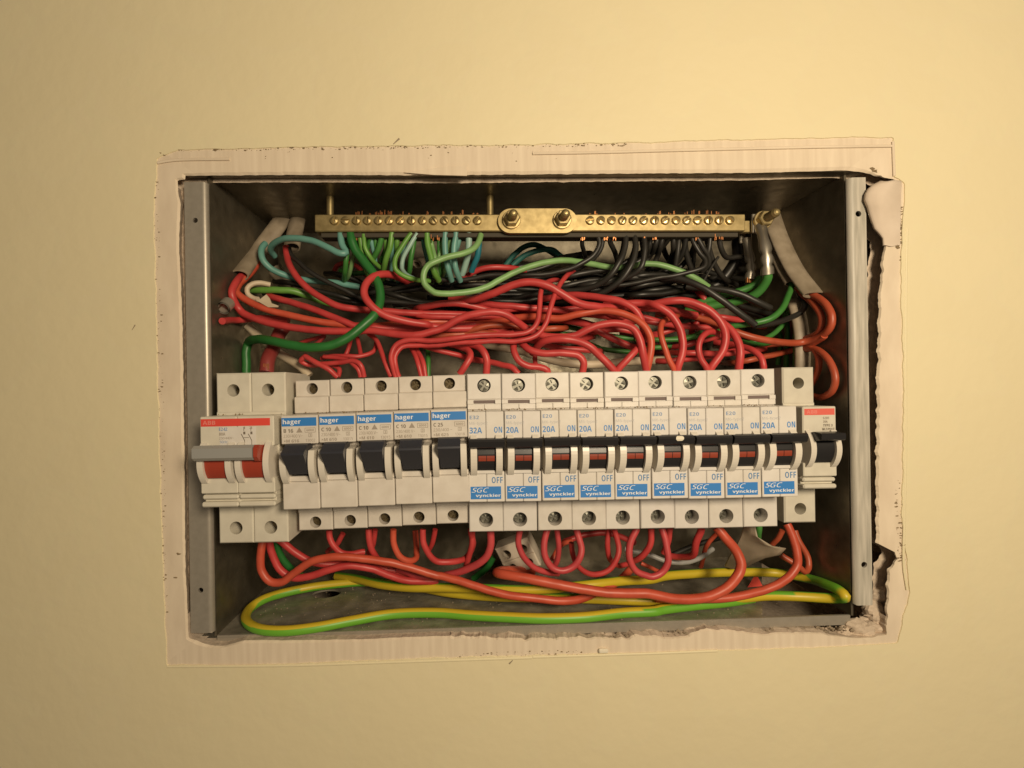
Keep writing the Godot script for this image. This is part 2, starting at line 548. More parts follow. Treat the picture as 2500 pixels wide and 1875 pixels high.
# ------------------------------------------------------------------ wall
const APERTURE := [[434, 440], [452, 438], [453, 429], [600, 428], [718, 427], [860, 427], [1000, 428], [1139, 428], [1150, 427], [1498, 424], [1846, 422], [2065, 416], [2108, 421], [2140, 430], [2168, 437], [2190, 441], [2150, 445], [2126, 457], [2114, 486], [2126, 513], [2136, 554], [2157, 580], [2157, 609], [2150, 660], [2145, 720], [2142, 850], [2139, 1000], [2138, 1220], [2139, 1335], [2150, 1345], [2180, 1345], [2186, 1362], [2166, 1392], [2163, 1445], [2160, 1546], [2115, 1556], [2075, 1555], [1975, 1543], [1850, 1546], [1762, 1535], [1710, 1536], [1685, 1547], [1640, 1557], [1550, 1548], [1537, 1557], [1400, 1556], [1280, 1560], [1160, 1552], [1050, 1553], [900, 1560], [718, 1563], [595, 1563], [547, 1577], [512, 1575], [461, 1557], [460, 1547], [456, 1450], [453, 1400], [450, 1100], [446, 800], [437, 590], [441, 499], [435, 470]]
const BORDER := [[384, 388], [440, 367], [560, 364], [750, 360], [950, 358], [1150, 357], [1400, 353], [1650, 347], [1900, 340], [2100, 336], [2178, 337], [2180, 433], [2193, 438], [2207, 448], [2200, 585], [2198, 720], [2202, 860], [2204, 1017], [2200, 1260], [2211, 1366], [2219, 1445], [2196, 1540], [2190, 1570], [1950, 1582], [1600, 1592], [1300, 1599], [1050, 1606], [800, 1615], [610, 1624], [409, 1623], [404, 1500], [400, 1400], [392, 1150], [386, 900], [380, 650], [376, 515], [381, 450]]

func polar(poly: Array, c: Vector2, th: float) -> float:
	var d := Vector2(cos(th), sin(th))
	var best := -1.0
	for i in poly.size():
		var a := Vector2(poly[i][0], poly[i][1]) - c
		var b := Vector2(poly[(i + 1) % poly.size()][0], poly[(i + 1) % poly.size()][1]) - c
		var e := b - a
		var den := d.cross(e)
		if absf(den) < 1e-9: continue
		var tt := a.cross(e) / den
		var ss := a.cross(d) / den
		if tt > 0 and ss >= -1e-6 and ss <= 1.000001: best = maxf(best, tt)
	return best

func build_wall() -> void:
	var wall := Node3D.new()
	wall.name = "wall"
	add_child(wall)
	wall.set_meta("kind", "structure")
	wall.set_meta("label", "cream painted wall around the open recessed box")
	var c := Vector2(1290, 985)
	var N := 1500
	var nz := FastNoiseLite.new()
	nz.seed = 4
	nz.frequency = 0.05
	nz.fractal_octaves = 4
	var ap := []
	var bo := []
	for k in N:
		var th := TAU * k / N
		var ra := polar(APERTURE, c, th)
		var rb := polar(BORDER, c, th)
		var pa := c + Vector2(cos(th), sin(th)) * ra
		var pb := c + Vector2(cos(th), sin(th)) * rb
		ra += nz.get_noise_2d(pa.x * 0.6, pa.y * 0.6) * (6.0 if (pa.y > 1480 and pa.x > 1100) or pa.x > 2080 else 1.6)
		rb += nz.get_noise_2d(pb.x * 0.25 + 900, pb.y * 0.25) * 4.0 + nz.get_noise_2d(pb.x * 0.8, pb.y * 0.8 + 400) * 1.6
		ap.append(c + Vector2(cos(th), sin(th)) * ra)
		bo.append(c + Vector2(cos(th), sin(th)) * maxf(rb, ra + 6))
	var stp := new_st()   # painted face
	var ste := new_st()   # bare border, horizontal runs
	var sts := new_st()   # bare border, upright runs
	var str_ := new_st()  # broken edge of the opening
	var stc := new_st()   # masonry behind
	for k in N:
		var j := (k + 1) % N
		var a0: Vector2 = ap[k]
		var a1: Vector2 = ap[j]
		var b0: Vector2 = bo[k]
		var b1: Vector2 = bo[j]
		var out0 := (b0 - c).normalized()
		var out1 := (b1 - c).normalized()
		var f0 := P(c.x + out0.x * 6000, c.y + out0.y * 6000, 0)
		var f1 := P(c.x + out1.x * 6000, c.y + out1.y * 6000, 0)
		var e0 := b0 + out0 * 3.0
		var e1 := b1 + out1 * 3.0
		quad(stp, P(e0.x, e0.y, 0), P(e1.x, e1.y, 0), f1, f0, Vector3.BACK)
		quad(stp, P(b0.x, b0.y, -0.55), P(b1.x, b1.y, -0.55), P(e1.x, e1.y, 0), P(e0.x, e0.y, 0), Vector3.BACK)
		var mid := (a0 + b0) / 2
		var tgt := sts if (mid.x < 445 or mid.x > 2120) else ste
		var i0 := a0.lerp(b0, 0.12)
		var i1 := a1.lerp(b1, 0.12)
		quad(tgt, P(i0.x, i0.y, -0.55), P(i1.x, i1.y, -0.55), P(b1.x, b1.y, -0.55), P(b0.x, b0.y, -0.55), Vector3.BACK)
		quad(tgt, P(a0.x, a0.y, -1.5), P(a1.x, a1.y, -1.5), P(i1.x, i1.y, -0.55), P(i0.x, i0.y, -0.55), Vector3.BACK)
		# broken thickness of the plaster, ragged towards the back
		var w0 := P(a0.x, a0.y, -1.5)
		var w1 := P(a1.x, a1.y, -1.5)
		var cc := P(c.x, c.y, -1.5)
		var layers := [-1.5, -5.0, -9.0]
		var jag := 1.7 if a0.y > 1500 and a0.x > 1100 else (0.9 if a0.x > 2100 else 0.25)
		for li in 2:
			var g0 := Vector3(nz.get_noise_3d(w0.x * 1.6, w0.y * 1.6, li * 40.0), nz.get_noise_3d(w0.y * 1.6, w0.x * 1.6, li * 40.0), 0) * jag * li
			var g1 := Vector3(nz.get_noise_3d(w1.x * 1.6, w1.y * 1.6, li * 40.0), nz.get_noise_3d(w1.y * 1.6, w1.x * 1.6, li * 40.0), 0) * jag * li
			var h0 := Vector3(nz.get_noise_3d(w0.x * 1.6, w0.y * 1.6, (li + 1) * 40.0), nz.get_noise_3d(w0.y * 1.6, w0.x * 1.6, (li + 1) * 40.0), 0) * jag * (li + 1)
			var h1 := Vector3(nz.get_noise_3d(w1.x * 1.6, w1.y * 1.6, (li + 1) * 40.0), nz.get_noise_3d(w1.y * 1.6, w1.x * 1.6, (li + 1) * 40.0), 0) * jag * (li + 1)
			g0.z = layers[li]; g1.z = layers[li]; h0.z = layers[li + 1]; h1.z = layers[li + 1]
			var s0 := Vector3(w0.x, w0.y, 0)
			var s1 := Vector3(w1.x, w1.y, 0)
			var cut := 0.0 if a0.y > 1500 else (1.0 if a0.x > 2080 or a0.y < 460 else 0.45)
			var d0 := (w0 - cc).normalized() * cut
			var d1 := (w1 - cc).normalized() * cut
			var near_z: float = -1.5 - layers[li]
			var far_z: float = -1.5 - layers[li + 1]
			quad(str_, s0 + g0 + d0 * near_z, s1 + g1 + d1 * near_z, s1 + h1 + d1 * far_z, s0 + h0 + d0 * far_z, cc - w0)
		var q0 := (w0 - cc).normalized() * 28
		var q1 := (w1 - cc).normalized() * 28
		var z9 := Vector3(0, 0, -7.5)
		quad(stc, w0 + z9 - q0 * 0.03, w1 + z9 - q1 * 0.03, w1 + z9 + q1, w0 + z9 + q0, Vector3.FORWARD)
		quad(stc, w0 + z9 + q0, w1 + z9 + q1, w1 + q1 + Vector3(0, 0, -108), w0 + q0 + Vector3(0, 0, -108), cc - w0)
		tri(stc, w0 + q0 + Vector3(0, 0, -108), w1 + q1 + Vector3(0, 0, -108), Vector3(cc.x, cc.y, -109.5), Vector3.BACK)
	part("painted_face", mesh_of(stp, M.wall_paint), wall)
	part("bare_border", mesh_of(ste, M.bare_plaster), wall)
	part("bare_border", mesh_of(sts, M.bare_plaster_side), wall)
	part("broken_edge", mesh_of(str_, M.rough_plaster), wall)
	part("masonry_recess", mesh_of(stc, M.rough_plaster), wall)
	# second paint line along the top and raised ridges of old paint
	for r in [[[560, 388], [420, 391], [384, 397]], [[2178, 357], [2000, 359], [1700, 366], [1450, 372], [1300, 374]], [[2180, 345], [2183, 430]], [[2215, 1440], [2206, 1380], [2207, 1260], [2212, 1100], [2210, 900], [2212, 700], [2215, 560]], [[409, 1628], [700, 1626], [1000, 1616], [1300, 1606]], [[1750, 1590], [1600, 1596], [1300, 1605]]]:
		var pts := []
		for p in r: pts.append(P(p[0] + rng.randf_range(-1, 1), p[1] + rng.randf_range(-1, 1), -0.2))
		part("paint_ridge", tube(spline(pts, 3.0), 0.75, 0.5, M.wall_paint if r[0][1] > 400 else M.bare_plaster, 8), wall)
	# curled flap of plaster facing at the upper right
	var st := new_st()
	var rows := [[441, 2150, 2204], [449, 2132, 2205], [458, 2122, 2204], [472, 2115, 2202], [488, 2113, 2200], [505, 2120, 2200], [522, 2125, 2199], [540, 2131, 2199], [556, 2137, 2198], [570, 2149, 2198], [582, 2157, 2198], [600, 2159, 2198]]
	var grid := []
	for r in rows.size():
		var row := []
		var lift: float = clampf((600.0 - rows[r][0]) / 120.0, 0.0, 1.0)
		for k in 11:
			var s := k / 10.0
			var u := lerpf(rows[r][1], rows[r][2], s)
			var z := 0.2 + lift * (5.4 * sin(PI * (0.13 + 0.8 * s)) - 2.2 + 0.3 * sin(s * 11.0 + r * 0.6))
			row.append(P(u, rows[r][0] + 1.5 * sin(s * 7 + r), z))
		grid.append(row)
	for r in rows.size() - 1:
		for k in 10:
			quad(st, grid[r][k], grid[r][k + 1], grid[r + 1][k + 1], grid[r + 1][k], Vector3.BACK)
			var dz := Vector3(0, 0, -1.2)
			quad(st, grid[r][k] + dz, grid[r][k + 1] + dz, grid[r + 1][k + 1] + dz, grid[r + 1][k] + dz, Vector3.FORWARD)
		quad(st, grid[r][0], grid[r + 1][0], grid[r + 1][0] + Vector3(0, 0, -1.2), grid[r][0] + Vector3(0, 0, -1.2), Vector3.LEFT)
	for k in 10:
		quad(st, grid[0][k], grid[0][k + 1], grid[0][k + 1] + Vector3(0, 0, -1.2), grid[0][k] + Vector3(0, 0, -1.2), Vector3.UP)
	st.generate_normals()
	part("curled_flap", mesh_of(st, M.flap_plaster), wall)
	for q in [[2098, 1538, -7, 6.5], [2120, 1528, -9, 6.0], [2140, 1500, -10, 7.0], [2148, 1440, -11, 6.0], [2060, 1546, -6, 4.0], [2146, 1532, -8, 5.0]]:
		part("mortar_lump", lump(P(q[0], q[1], q[2]), q[3]), wall)
	# lifted sliver on the upper border
	var fs := new_st()
	var s0 := [P(985, 421, 0.1), P(1060, 411, 0.5), P(1139, 403, 1.1), P(1140, 429, 1.4), P(1060, 427, 0.6)]
	for k in [1, 2, 3]:
		tri(fs, s0[0], s0[k], s0[k + 1], Vector3.BACK)
		tri(fs, s0[0] + Vector3(0, 0, -0.6), s0[k] + Vector3(0, 0, -0.6), s0[k + 1] + Vector3(0, 0, -0.6), Vector3.FORWARD)
	for k in 5:
		quad(fs, s0[k], s0[(k + 1) % 5], s0[(k + 1) % 5] + Vector3(0, 0, -0.6), s0[k] + Vector3(0, 0, -0.6), (s0[k] + s0[(k + 1) % 5]) / 2 - P(1080, 418, 0.5))
	part("lifted_sliver", mesh_of(fs, M.bare_plaster), wall)
	# dirt crumbs stuck along the old paint edge
	var ds := new_st()
	var spots := []
	for k in 260:
		var u := 430.0 + 1100.0 * pow(rng.randf(), 0.9)
		var edge := lerpf(366, 352, (u - 430) / 1100.0)
		spots.append([u, edge + rng.randf_range(-4, 4) + (0.0 if rng.randf() < 0.93 else rng.randf_range(4, 40)), 0.12 + 0.55 * pow(rng.randf(), 2.0)])
	for k in 70:
		spots.append([rng.randf_range(1500, 2178), 0, rng.randf_range(0.2, 0.5)])
		spots[-1][1] = lerpf(371, 357, (spots[-1][0] - 1500) / 678.0) + rng.randf_range(-1.5, 1.5)
	for k in 150:
		var v := rng.randf_range(430, 1500)
		spots.append([lerpf(378, 402, (v - 430) / 1070.0) + rng.randf_range(-4, 9), v, 0.1 + 0.6 * pow(rng.randf(), 2.5)])
	for k in 60:
		var u := rng.randf_range(1080, 1420)
		spots.append([u, lerpf(1606, 1594, (u - 1080) / 340.0) + rng.randf_range(-9, 3), 0.12 + 0.5 * pow(rng.randf(), 2.0)])
	for k in 70:
		var v := 1370.0 - 200.0 * pow(rng.randf(), 1.6)
		spots.append([2196 + rng.randf_range(-11, 5) + (v - 1180) * 0.03, v, 0.15 + 0.6 * pow(rng.randf(), 2.0)])
	for k in 60:
		var v := rng.randf_range(500, 640)
		spots.append([2202 + rng.randf_range(-4, 3), v, rng.randf_range(0.25, 0.6)])
	for s in [[393, 375, 1.3], [400, 378, 0.9], [526, 365, 1.3], [2132, 412, 1.6], [2136, 418, 1.5], [2189, 598, 1.4], [2193, 604, 1.2], [435, 1352, 1.2], [428, 1410, 0.8], [352, 490, 0.6], [330, 788, 0.5], [2207, 1330, 1.8]]: spots.append(s)
	for s in spots:
		var p := P(s[0], s[1], -0.35)
		var r: float = s[2]
		var ring := []
		for k in 7:
			var a := TAU * k / 7
			ring.append(p + Vector3(cos(a) * 1.25, sin(a) * 0.6, 0) * r * rng.randf_range(0.4, 1.25))
		var top := p + Vector3(rng.randf_range(-0.3, 0.3), rng.randf_range(-0.2, 0.2), 0.25 + r * 0.3)
		for k in 7:
			tri(ds, ring[k], ring[(k + 1) % 7], top, Vector3.BACK)
	var dirt := part("dirt_crumbs", mesh_of(ds, M.dirt), wall)
	dirt.set_meta("kind", "stuff")
	# white chip stuck on the lower border
	var ch := new_st()
	cbox(ch, P(1473, 1589, 0.4), Vector3(5, 2.2, 1.6), 0.5)
	part("paint_chip", mesh_of(ch, M.paint_chip), wall)
	var cr := new_st()
	for q in [[975, 338, 960, 352, 0.5], [1243, 1621, 1252, 1612, 0.4], [330, 793, 322, 806, 0.3]]:
		var a := P(q[0], q[1], 0.15)
		var b := P(q[2], q[3], 0.15)
		var d: Vector3 = (b - a).normalized().cross(Vector3(0, 0, 1)) * q[4]
		quad(cr, a - d, a + d, b + d * 0.4, b - d * 0.4, Vector3.BACK)
	part("scratch", mesh_of(cr, M.dust), wall)

func lump(c: Vector3, r: float) -> ArrayMesh:
	var sp := SphereMesh.new()
	sp.radial_segments = 24
	sp.rings = 14
	sp.radius = 1.0
	sp.height = 2.0
	var a := sp.get_mesh_arrays()
	var nz := FastNoiseLite.new()
	nz.seed = 31
	nz.frequency = 0.09
	nz.fractal_octaves = 4
	var st := new_st()
	var vs: PackedVector3Array = a[Mesh.ARRAY_VERTEX]
	var p := []
	for v in vs:
		var q := v * r
		p.append(c + q * Vector3(1.1, 0.85, 0.8) * (1.0 + 0.75 * nz.get_noise_3d(q.x + c.x, q.y + c.y, q.z + c.z)))
	var ix: PackedInt32Array = a[Mesh.ARRAY_INDEX]
	for k in range(0, ix.size(), 3):
		tri(st, p[ix[k]], p[ix[k + 1]], p[ix[k + 2]], p[ix[k]] - c)
	return mesh_of(st, M.rough_plaster)

# ------------------------------------------------------------------ steel box
var TL: Vector3
var TR: Vector3
var BL: Vector3
var BR: Vector3
const BACK_Z := -97.0

func floor_y(x: float) -> float:
	return lerpf(BL.y, BR.y, (x - BL.x) / (BR.x - BL.x))

func slab(st: SurfaceTool, a: Vector3, b: Vector3, c: Vector3, d: Vector3, off: Vector3) -> void:
	var p := [a, b, c, d]
	quad(st, a, b, c, d, -off)
	quad(st, a + off, b + off, c + off, d + off, off)
	var mid := (a + b + c + d) / 4
	for i in 4:
		var j := (i + 1) % 4
		quad(st, p[i], p[j], p[j] + off, p[i] + off, (p[i] + p[j]) / 2 - mid)

func floor_z(u: float, v: float, lift: float) -> Vector3:
	# point on the line of sight of a pixel that lies on the box floor, raised by lift
	var z := -40.0
	for i in 12:
		var p := P(u, v, z)
		var y := floor_y(p.x) + lift
		z = clampf(DC - (DC - z) * y / p.y, -93.0, 1.0)
	return P(u, v, z)

func build_box() -> void:
	TL = P(449, 424, -2.4)
	TR = P(2113, 419, -2.4)
	BL = P(466, 1562, -2.4)
	BR = P(2131, 1510, -2.4)
	var o := thing("metal_enclosure", "recessed grey steel box open at the front, set into the cream wall", "enclosure")
	var bz := func(p: Vector3) -> Vector3: return Vector3(p.x, p.y, BACK_Z)
	var st := new_st()
	slab(st, bz.call(TL), bz.call(TR), bz.call(BR), bz.call(BL), Vector3(0, 0, -1.2))
	part("back_panel", mesh_of(st, M.box_steel), o)
	st = new_st()
	slab(st, TL, TR, bz.call(TR), bz.call(TL), Vector3(0, 1.2, 0))
	part("top_panel", mesh_of(st, M.box_steel), o)
	# floor with a round knock-out
	st = new_st()
	var kc := floor_z(797, 1449, 0)
	var N := 32
	var inner := []
	var outer := []
	var cs := [Vector2(BL.x, -6), Vector2(BR.x, -6), Vector2(BR.x, BACK_Z), Vector2(BL.x, BACK_Z)]
	for k in N:
		var a := TAU * k / N
		var d := Vector2(cos(a), sin(a))
		inner.append(Vector2(kc.x, kc.z) + d * Vector2(9, 6.5))
		var kx: float = ((BR.x if d.x > 0 else BL.x) - kc.x) / d.x if absf(d.x) > 1e-6 else 1e9
		var kz: float = ((-6.0 if d.y > 0 else BACK_Z) - kc.z) / d.y if absf(d.y) > 1e-6 else 1e9
		outer.append(Vector2(kc.x, kc.z) + d * minf(kx, kz))
	for c in cs:
		var best := 0
		for k in N:
			if outer[k].distance_to(c) < outer[best].distance_to(c): best = k
		outer[best] = c
	var up := func(p: Vector2, dy: float) -> Vector3: return Vector3(p.x, floor_y(p.x) + dy, p.y)
	for k in N:
		var j := (k + 1) % N
		quad(st, up.call(inner[k], 0), up.call(outer[k], 0), up.call(outer[j], 0), up.call(inner[j], 0), Vector3.UP)
		quad(st, up.call(inner[k], -1.2), up.call(outer[k], -1.2), up.call(outer[j], -1.2), up.call(inner[j], -1.2), Vector3.DOWN)
		quad(st, up.call(inner[k], 0), up.call(inner[j], 0), up.call(inner[j], -1.2), up.call(inner[k], -1.2), Vector3(kc.x - inner[k].x, 0, kc.z - inner[k].y))
	part("bottom_panel", mesh_of(st, M.floor_steel), o)
	# turned-down lip along the front of the floor
	st = new_st()
	slab(st, BL + Vector3(12, 0.2, -4.9), BR + Vector3(-9, 0.2, -4.9), BR + Vector3(-9, -5, -4.9), BL + Vector3(12, -5, -4.9), Vector3(0, 0, 1.2))
	part("front_lip", mesh_of(st, M.flange_steel), o)
	# sides: the wall sheet, then a bend of 3 mm and a flat mounting flange
	for s in [-1, 1]:
		var top: Vector3 = TL if s < 0 else TR
		var bot: Vector3 = BL if s < 0 else BR
		var inx := (11.8 if s < 0 else 8.6)
		# inner face of the side wall lies inx inwards of the flange's outer edge
		var ti := top + Vector3(-s * inx, -4.5 if s < 0 else -3.0, 0)
		var bi := bot + Vector3(-s * inx, 3.5 if s < 0 else 7.0, 0)
		st = new_st()
		slab(st, Vector3(ti.x, top.y, -6), Vector3(bi.x, bot.y, -6), Vector3(bi.x, bot.y, BACK_Z), Vector3(ti.x, top.y, BACK_Z), Vector3(s * 1.2, 0, 0))
		part("side_panel", mesh_of(st, M.box_steel), o)
		# flange profile (x outwards, z), swept from top to bottom
		var prof := []
		var R := 2.6
		for k in 9:
			var a := PI / 2 * k / 8.0
			prof.append(Vector2(R - R * cos(a), -6.2 + R * sin(a) + 1.2))
		prof.append(Vector2(inx, -6.2 + R + 1.2))
		st = new_st()
		var rows := 60
		var holes := [0.085, 0.905]
		var hx := inx * 0.52
		var ht := []
		for k in rows + 1: ht.append(float(k) / rows)
		# curved bend with smooth normals
		for k in rows:
			var y0: float = ht[k]
			var y1: float = ht[k + 1]
			var c0 := ti.lerp(bi, y0)
			var c1 := ti.lerp(bi, y1)
			for i in 8:
				var n0 := Vector3(-s * cos(PI / 2 * i / 8.0), 0, sin(PI / 2 * i / 8.0))
				var n1 := Vector3(-s * cos(PI / 2 * (i + 1) / 8.0), 0, sin(PI / 2 * (i + 1) / 8.0))
				var v := [Vector3(c0.x + s * prof[i].x, c0.y, prof[i].y), Vector3(c0.x + s * prof[i + 1].x, c0.y, prof[i + 1].y), Vector3(c1.x + s * prof[i + 1].x, c1.y, prof[i + 1].y), Vector3(c1.x + s * prof[i].x, c1.y, prof[i].y)]
				var nn := [n0, n1, n1, n0]
				var order := [0, 1, 2, 0, 2, 3]
				if (v[1] - v[0]).cross(v[2] - v[0]).dot(n0 + n1) > 0: order = [0, 2, 1, 0, 3, 2]
				for q in order:
					st.set_normal(nn[q]); st.set_uv(Vector2(v[q].x, v[q].y) * MM); st.add_vertex(v[q] * MM)
		# flat with two holes: strips above, between and below, and a ringed square at each hole
		var zf := -6.2 + R + 1.2
		var pt := func(x: float, f: float) -> Vector3:
			var c := ti.lerp(bi, f)
			return Vector3(c.x + s * x, c.y, zf)
		var L := ti.distance_to(bi)
		var cuts := [0.0]
		for h in holes: cuts.append_array([h - 4.0 / L, h + 4.0 / L])
		cuts.append(1.0)
		for k in range(0, cuts.size() - 1, 2):
			quad(st, pt.call(R, cuts[k]), pt.call(inx, cuts[k]), pt.call(inx, cuts[k + 1]), pt.call(R, cuts[k + 1]), Vector3.BACK)
		for h in holes:
			var hc: Vector3 = pt.call(hx, h)
			var rr := 1.35 if s < 0 else 1.55
			var ri := []
			var ro := []
			for k in 24:
				var a := TAU * k / 24 + PI / 4
				var d := Vector3(cos(a), sin(a), 0)
				ri.append(hc + d * rr)
				var xa: float = hc.x - (s * (hx - R))
				var xb: float = hc.x + (s * (inx - hx))
				var kx := ((maxf(xa, xb) if d.x > 0 else minf(xa, xb)) - hc.x) / d.x if absf(d.x) > 1e-6 else 1e9
				var ky := 4.0 / absf(d.y) if absf(d.y) > 1e-6 else 1e9
				ro.append(hc + d * minf(kx, ky))
			for cc in [pt.call(R, h - 4.0 / L), pt.call(inx, h - 4.0 / L), pt.call(R, h + 4.0 / L), pt.call(inx, h + 4.0 / L)]:
				var best := 0
				for k in 24:
					if ro[k].distance_to(cc) < ro[best].distance_to(cc): best = k
				ro[best] = cc
			for k in 24:
				var j := (k + 1) % 24
				quad(st, ri[k], ro[k], ro[j], ri[j], Vector3.BACK)
				quad(st, ri[k], ri[j], ri[j] + Vector3(0, 0, -1.2), ri[k] + Vector3(0, 0, -1.2), hc - ri[k])
		var ot := [ti + Vector3(s * inx, 0, 0), bi + Vector3(s * inx, 0, 0)]
		quad(st, Vector3(ot[0].x, ot[0].y, zf), Vector3(ot[1].x, ot[1].y, zf), Vector3(ot[1].x, ot[1].y, zf - 6), Vector3(ot[0].x, ot[0].y, zf - 6), Vector3(s, 0, 0))
		quad(st, pt.call(0.4, 1.0), pt.call(inx, 1.0), pt.call(inx, 1.0) + Vector3(0, 0, -1.2), pt.call(0.4, 1.0) + Vector3(0, 0, -1.2), Vector3.DOWN)
		quad(st, pt.call(0.4, 0.0), pt.call(inx, 0.0), pt.call(inx, 0.0) + Vector3(0, 0, -1.2), pt.call(0.4, 0.0) + Vector3(0, 0, -1.2), Vector3.UP)
		part("mounting_flange", mesh_of(st, M.flange_steel if s < 0 else M.flange_painted), o)
	# rail that carries the breakers
	var rail := thing("mounting_rail", "steel rail behind the row of breakers", "rail")
	st = new_st()
	cbox(st, Vector3(34, -32.5, -50), Vector3(330, 35, 1.2), 0.2)
	for yy in [-32.5 - 12.5, -32.5 + 12.5]: cbox(st, Vector3(34, yy, -47), Vector3(329, 1.0, 7.0), 0.2)
	part("rail_strip", mesh_of(st, M.flange_steel), rail)
	for x in [-118.0, 184.0]:
		st = new_st()
		cbox(st, Vector3(x, -32.5, -74), Vector3(14, 20, 47), 0.4)
		part("rail_bracket", mesh_of(st, M.box_steel), rail)

# ------------------------------------------------------------------ brass bar
func build_bar() -> void:
	var p0 := P(768, 544, -24)
	var p1 := P(1820, 543, -24)
	var ax := (p1 - p0).normalized()
	var mid := (p0 + p1) / 2
	var o := thing("terminal_bar", "brass terminal bar with two rows of slotted screws under the box top", "terminal bar", "", mid)
	o.rotation.z = atan2(ax.y, ax.x)
	var L := p0.distance_to(p1)
	var X := func(u: float) -> float: return (P(u, 543, -24) - mid).dot(ax)
	var st := new_st()
	var h := 9.8
	var xa: float = X.call(1300)
	cbox(st, Vector3((-L / 2 + xa) / 2 - 1, 0, -4), Vector3(L / 2 + xa - 2, h, 8), 0.5)
	part("bar_segment", mesh_of(st, M.brass), o)
	st = new_st()
	cbox(st, Vector3((L / 2 + xa) / 2 + 1, 0, -4), Vector3(L / 2 - xa - 2, h, 8), 0.5)
	part("bar_segment", mesh_of(st, M.brass), o)
	# link plate with rounded ends
	st = new_st()
	var x0: float = X.call(1246)
	var x1: float = X.call(1376)
	var ring := []
	for k in 25:
		var a := PI / 2 + PI * k / 24
		ring.append(Vector2(x0 + 7.2 * cos(a), 7.2 * sin(a) * 1.0))
	for k in 25:
		var a := -PI / 2 + PI * k / 24
		ring.append(Vector2(x1 + 7.2 * cos(a), 7.2 * sin(a)))
	for k in ring.size():
		var a: Vector2 = ring[k]
		var b: Vector2 = ring[(k + 1) % ring.size()]
		tri(st, Vector3((x0 + x1) / 2, 0.3, 2.2), Vector3(a.x, a.y * 0.97 + 0.3, 2.2), Vector3(b.x, b.y * 0.97 + 0.3, 2.2), Vector3.BACK)
		quad(st, Vector3(a.x, a.y * 0.97 + 0.3, 2.2), Vector3(b.x, b.y * 0.97 + 0.3, 2.2), Vector3(b.x, b.y + 0.3, 0.05), Vector3(a.x, a.y + 0.3, 0.05), Vector3(a.x - (x0 + x1) / 2, a.y, 0))
	part("link_plate", mesh_of(st, M.brass), o)
	# studs with washer and hexagon nut
	for q in [[1248, 5.6, 12.0, 0.6], [1370, 5.6, 12.5, 0.6]]:
		var c := Vector3(X.call(q[0]), q[3], 2.2)
		stud(o, c, 12.0)
	# end stud that holds the cable lugs
	stud(o, Vector3(X.call(1866), 1.8, -2), 14.0)
	st = new_st()
	cbox(st, Vector3(X.call(1836), -0.5, -6.5), Vector3(16, 7, 3), 0.4)
	part("end_tab", mesh_of(st, M.brass), o)
	# slotted screws
	var sm := slotted_screw()
	var sa := [80, 0, 95, 100, 80, 60, 45, 100, 70, 130, 130, 95, 135, 60, 10, 140, 150, 70, 60, 45, 90, 40, 145, 40, 15, 88, 82, 130]
	for k in 28:
		var u := 817.0 + 26.8 * k if k < 14 else 1440.0 + 26.2 * (k - 14)
		var s := part("terminal_screw", sm, o, M.brass if k < 14 else M.brass_bright)
		s.position = Vector3(X.call(u), 1.0, -0.3) * MM
		s.rotation = Vector3(-0.12, 0, deg_to_rad(sa[k]))
	# posts up to the box top
	for u in [795, 1198]:
		st = new_st()
		var c := Vector3(X.call(u), 0, -9)
		for i in 1:
			var Lh := 17.0
			var lt := new_st()
			lathe(lt, [Vector2(2.1, 0), Vector2(2.1, Lh)], Vector3.ZERO, 14)
			var ps := part("standoff_post", mesh_of(lt, M.brass), o)
			ps.rotation.x = -PI / 2
			ps.position = Vector3(c.x, 4.5, c.z) * MM
	# insulating strip below and behind the bar
	st = new_st()
	cbox(st, Vector3(0, -6.4, -6), Vector3(L - 6, 2.6, 8), 0.3)
	part("backing_strip", mesh_of(st, M.backing_strip), o)
	# copper ends of conductors that stick out above and below
	var cs := new_st()
	for k in 56:
		var u := 840.0 + 330.0 * rng.randf() if k < 32 else 1430.0 + 330.0 * rng.randf()
		var x: float = X.call(u)
		var hh := rng.randf_range(1.5, 4.5)
		var lean := rng.randf_range(-0.8, 0.8)
		for w in 2:
			cbox(cs, Vector3(x + lean + w * 0.5, h / 2 + hh / 2 - 0.5, -3 - rng.randf() * 3), Vector3(0.35, hh, 0.35), 0.08)
	for k in 12:
		var u: float = [870, 1066, 1170, 1052, 1427, 1482, 1505, 1578, 1602, 1705, 1755, 1765][k]
		for w in 5:
			cbox(cs, Vector3(X.call(u) + rng.randf_range(-1.4, 1.4), -h / 2 - 2.2 - rng.randf() * 1.2, -2 - rng.randf() * 2), Vector3(0.5, 2.6, 0.5), 0.1)
	part("copper_strands", mesh_of(cs, M.copper), o).set_meta("kind", "stuff")

func stud(o: Node3D, c: Vector3, L: float) -> void:
	var st := new_st()
	lathe(st, [Vector2(0, 1.4), Vector2(5.0, 1.4), Vector2(5.3, 1.1), Vector2(5.3, 0)], c, 28)
	part("washer", mesh_of(st, M.brass_bright), o)
	st = new_st()
	lathe(st, [Vector2(2.3, 5.0), Vector2(3.9, 5.0), Vector2(4.5, 4.5), Vector2(4.5, 1.4)], c, 6, true)
	part("hexagon_nut", mesh_of(st, M.brass), o)
	st = new_st()
	var prof := [Vector2(0, L), Vector2(1.0, L - 0.15), Vector2(1.8, L - 0.7), Vector2(2.3, L - 1.7)]
	var z := L - 1.7
	while z > 5.2:
		prof.append(Vector2(2.5, z - 0.3))
		prof.append(Vector2(2.3, z - 0.6))
		z -= 0.6
	prof.append(Vector2(2.4, 0))
	lathe(st, prof, c, 20)
	part("stud", mesh_of(st, M.brass), o)

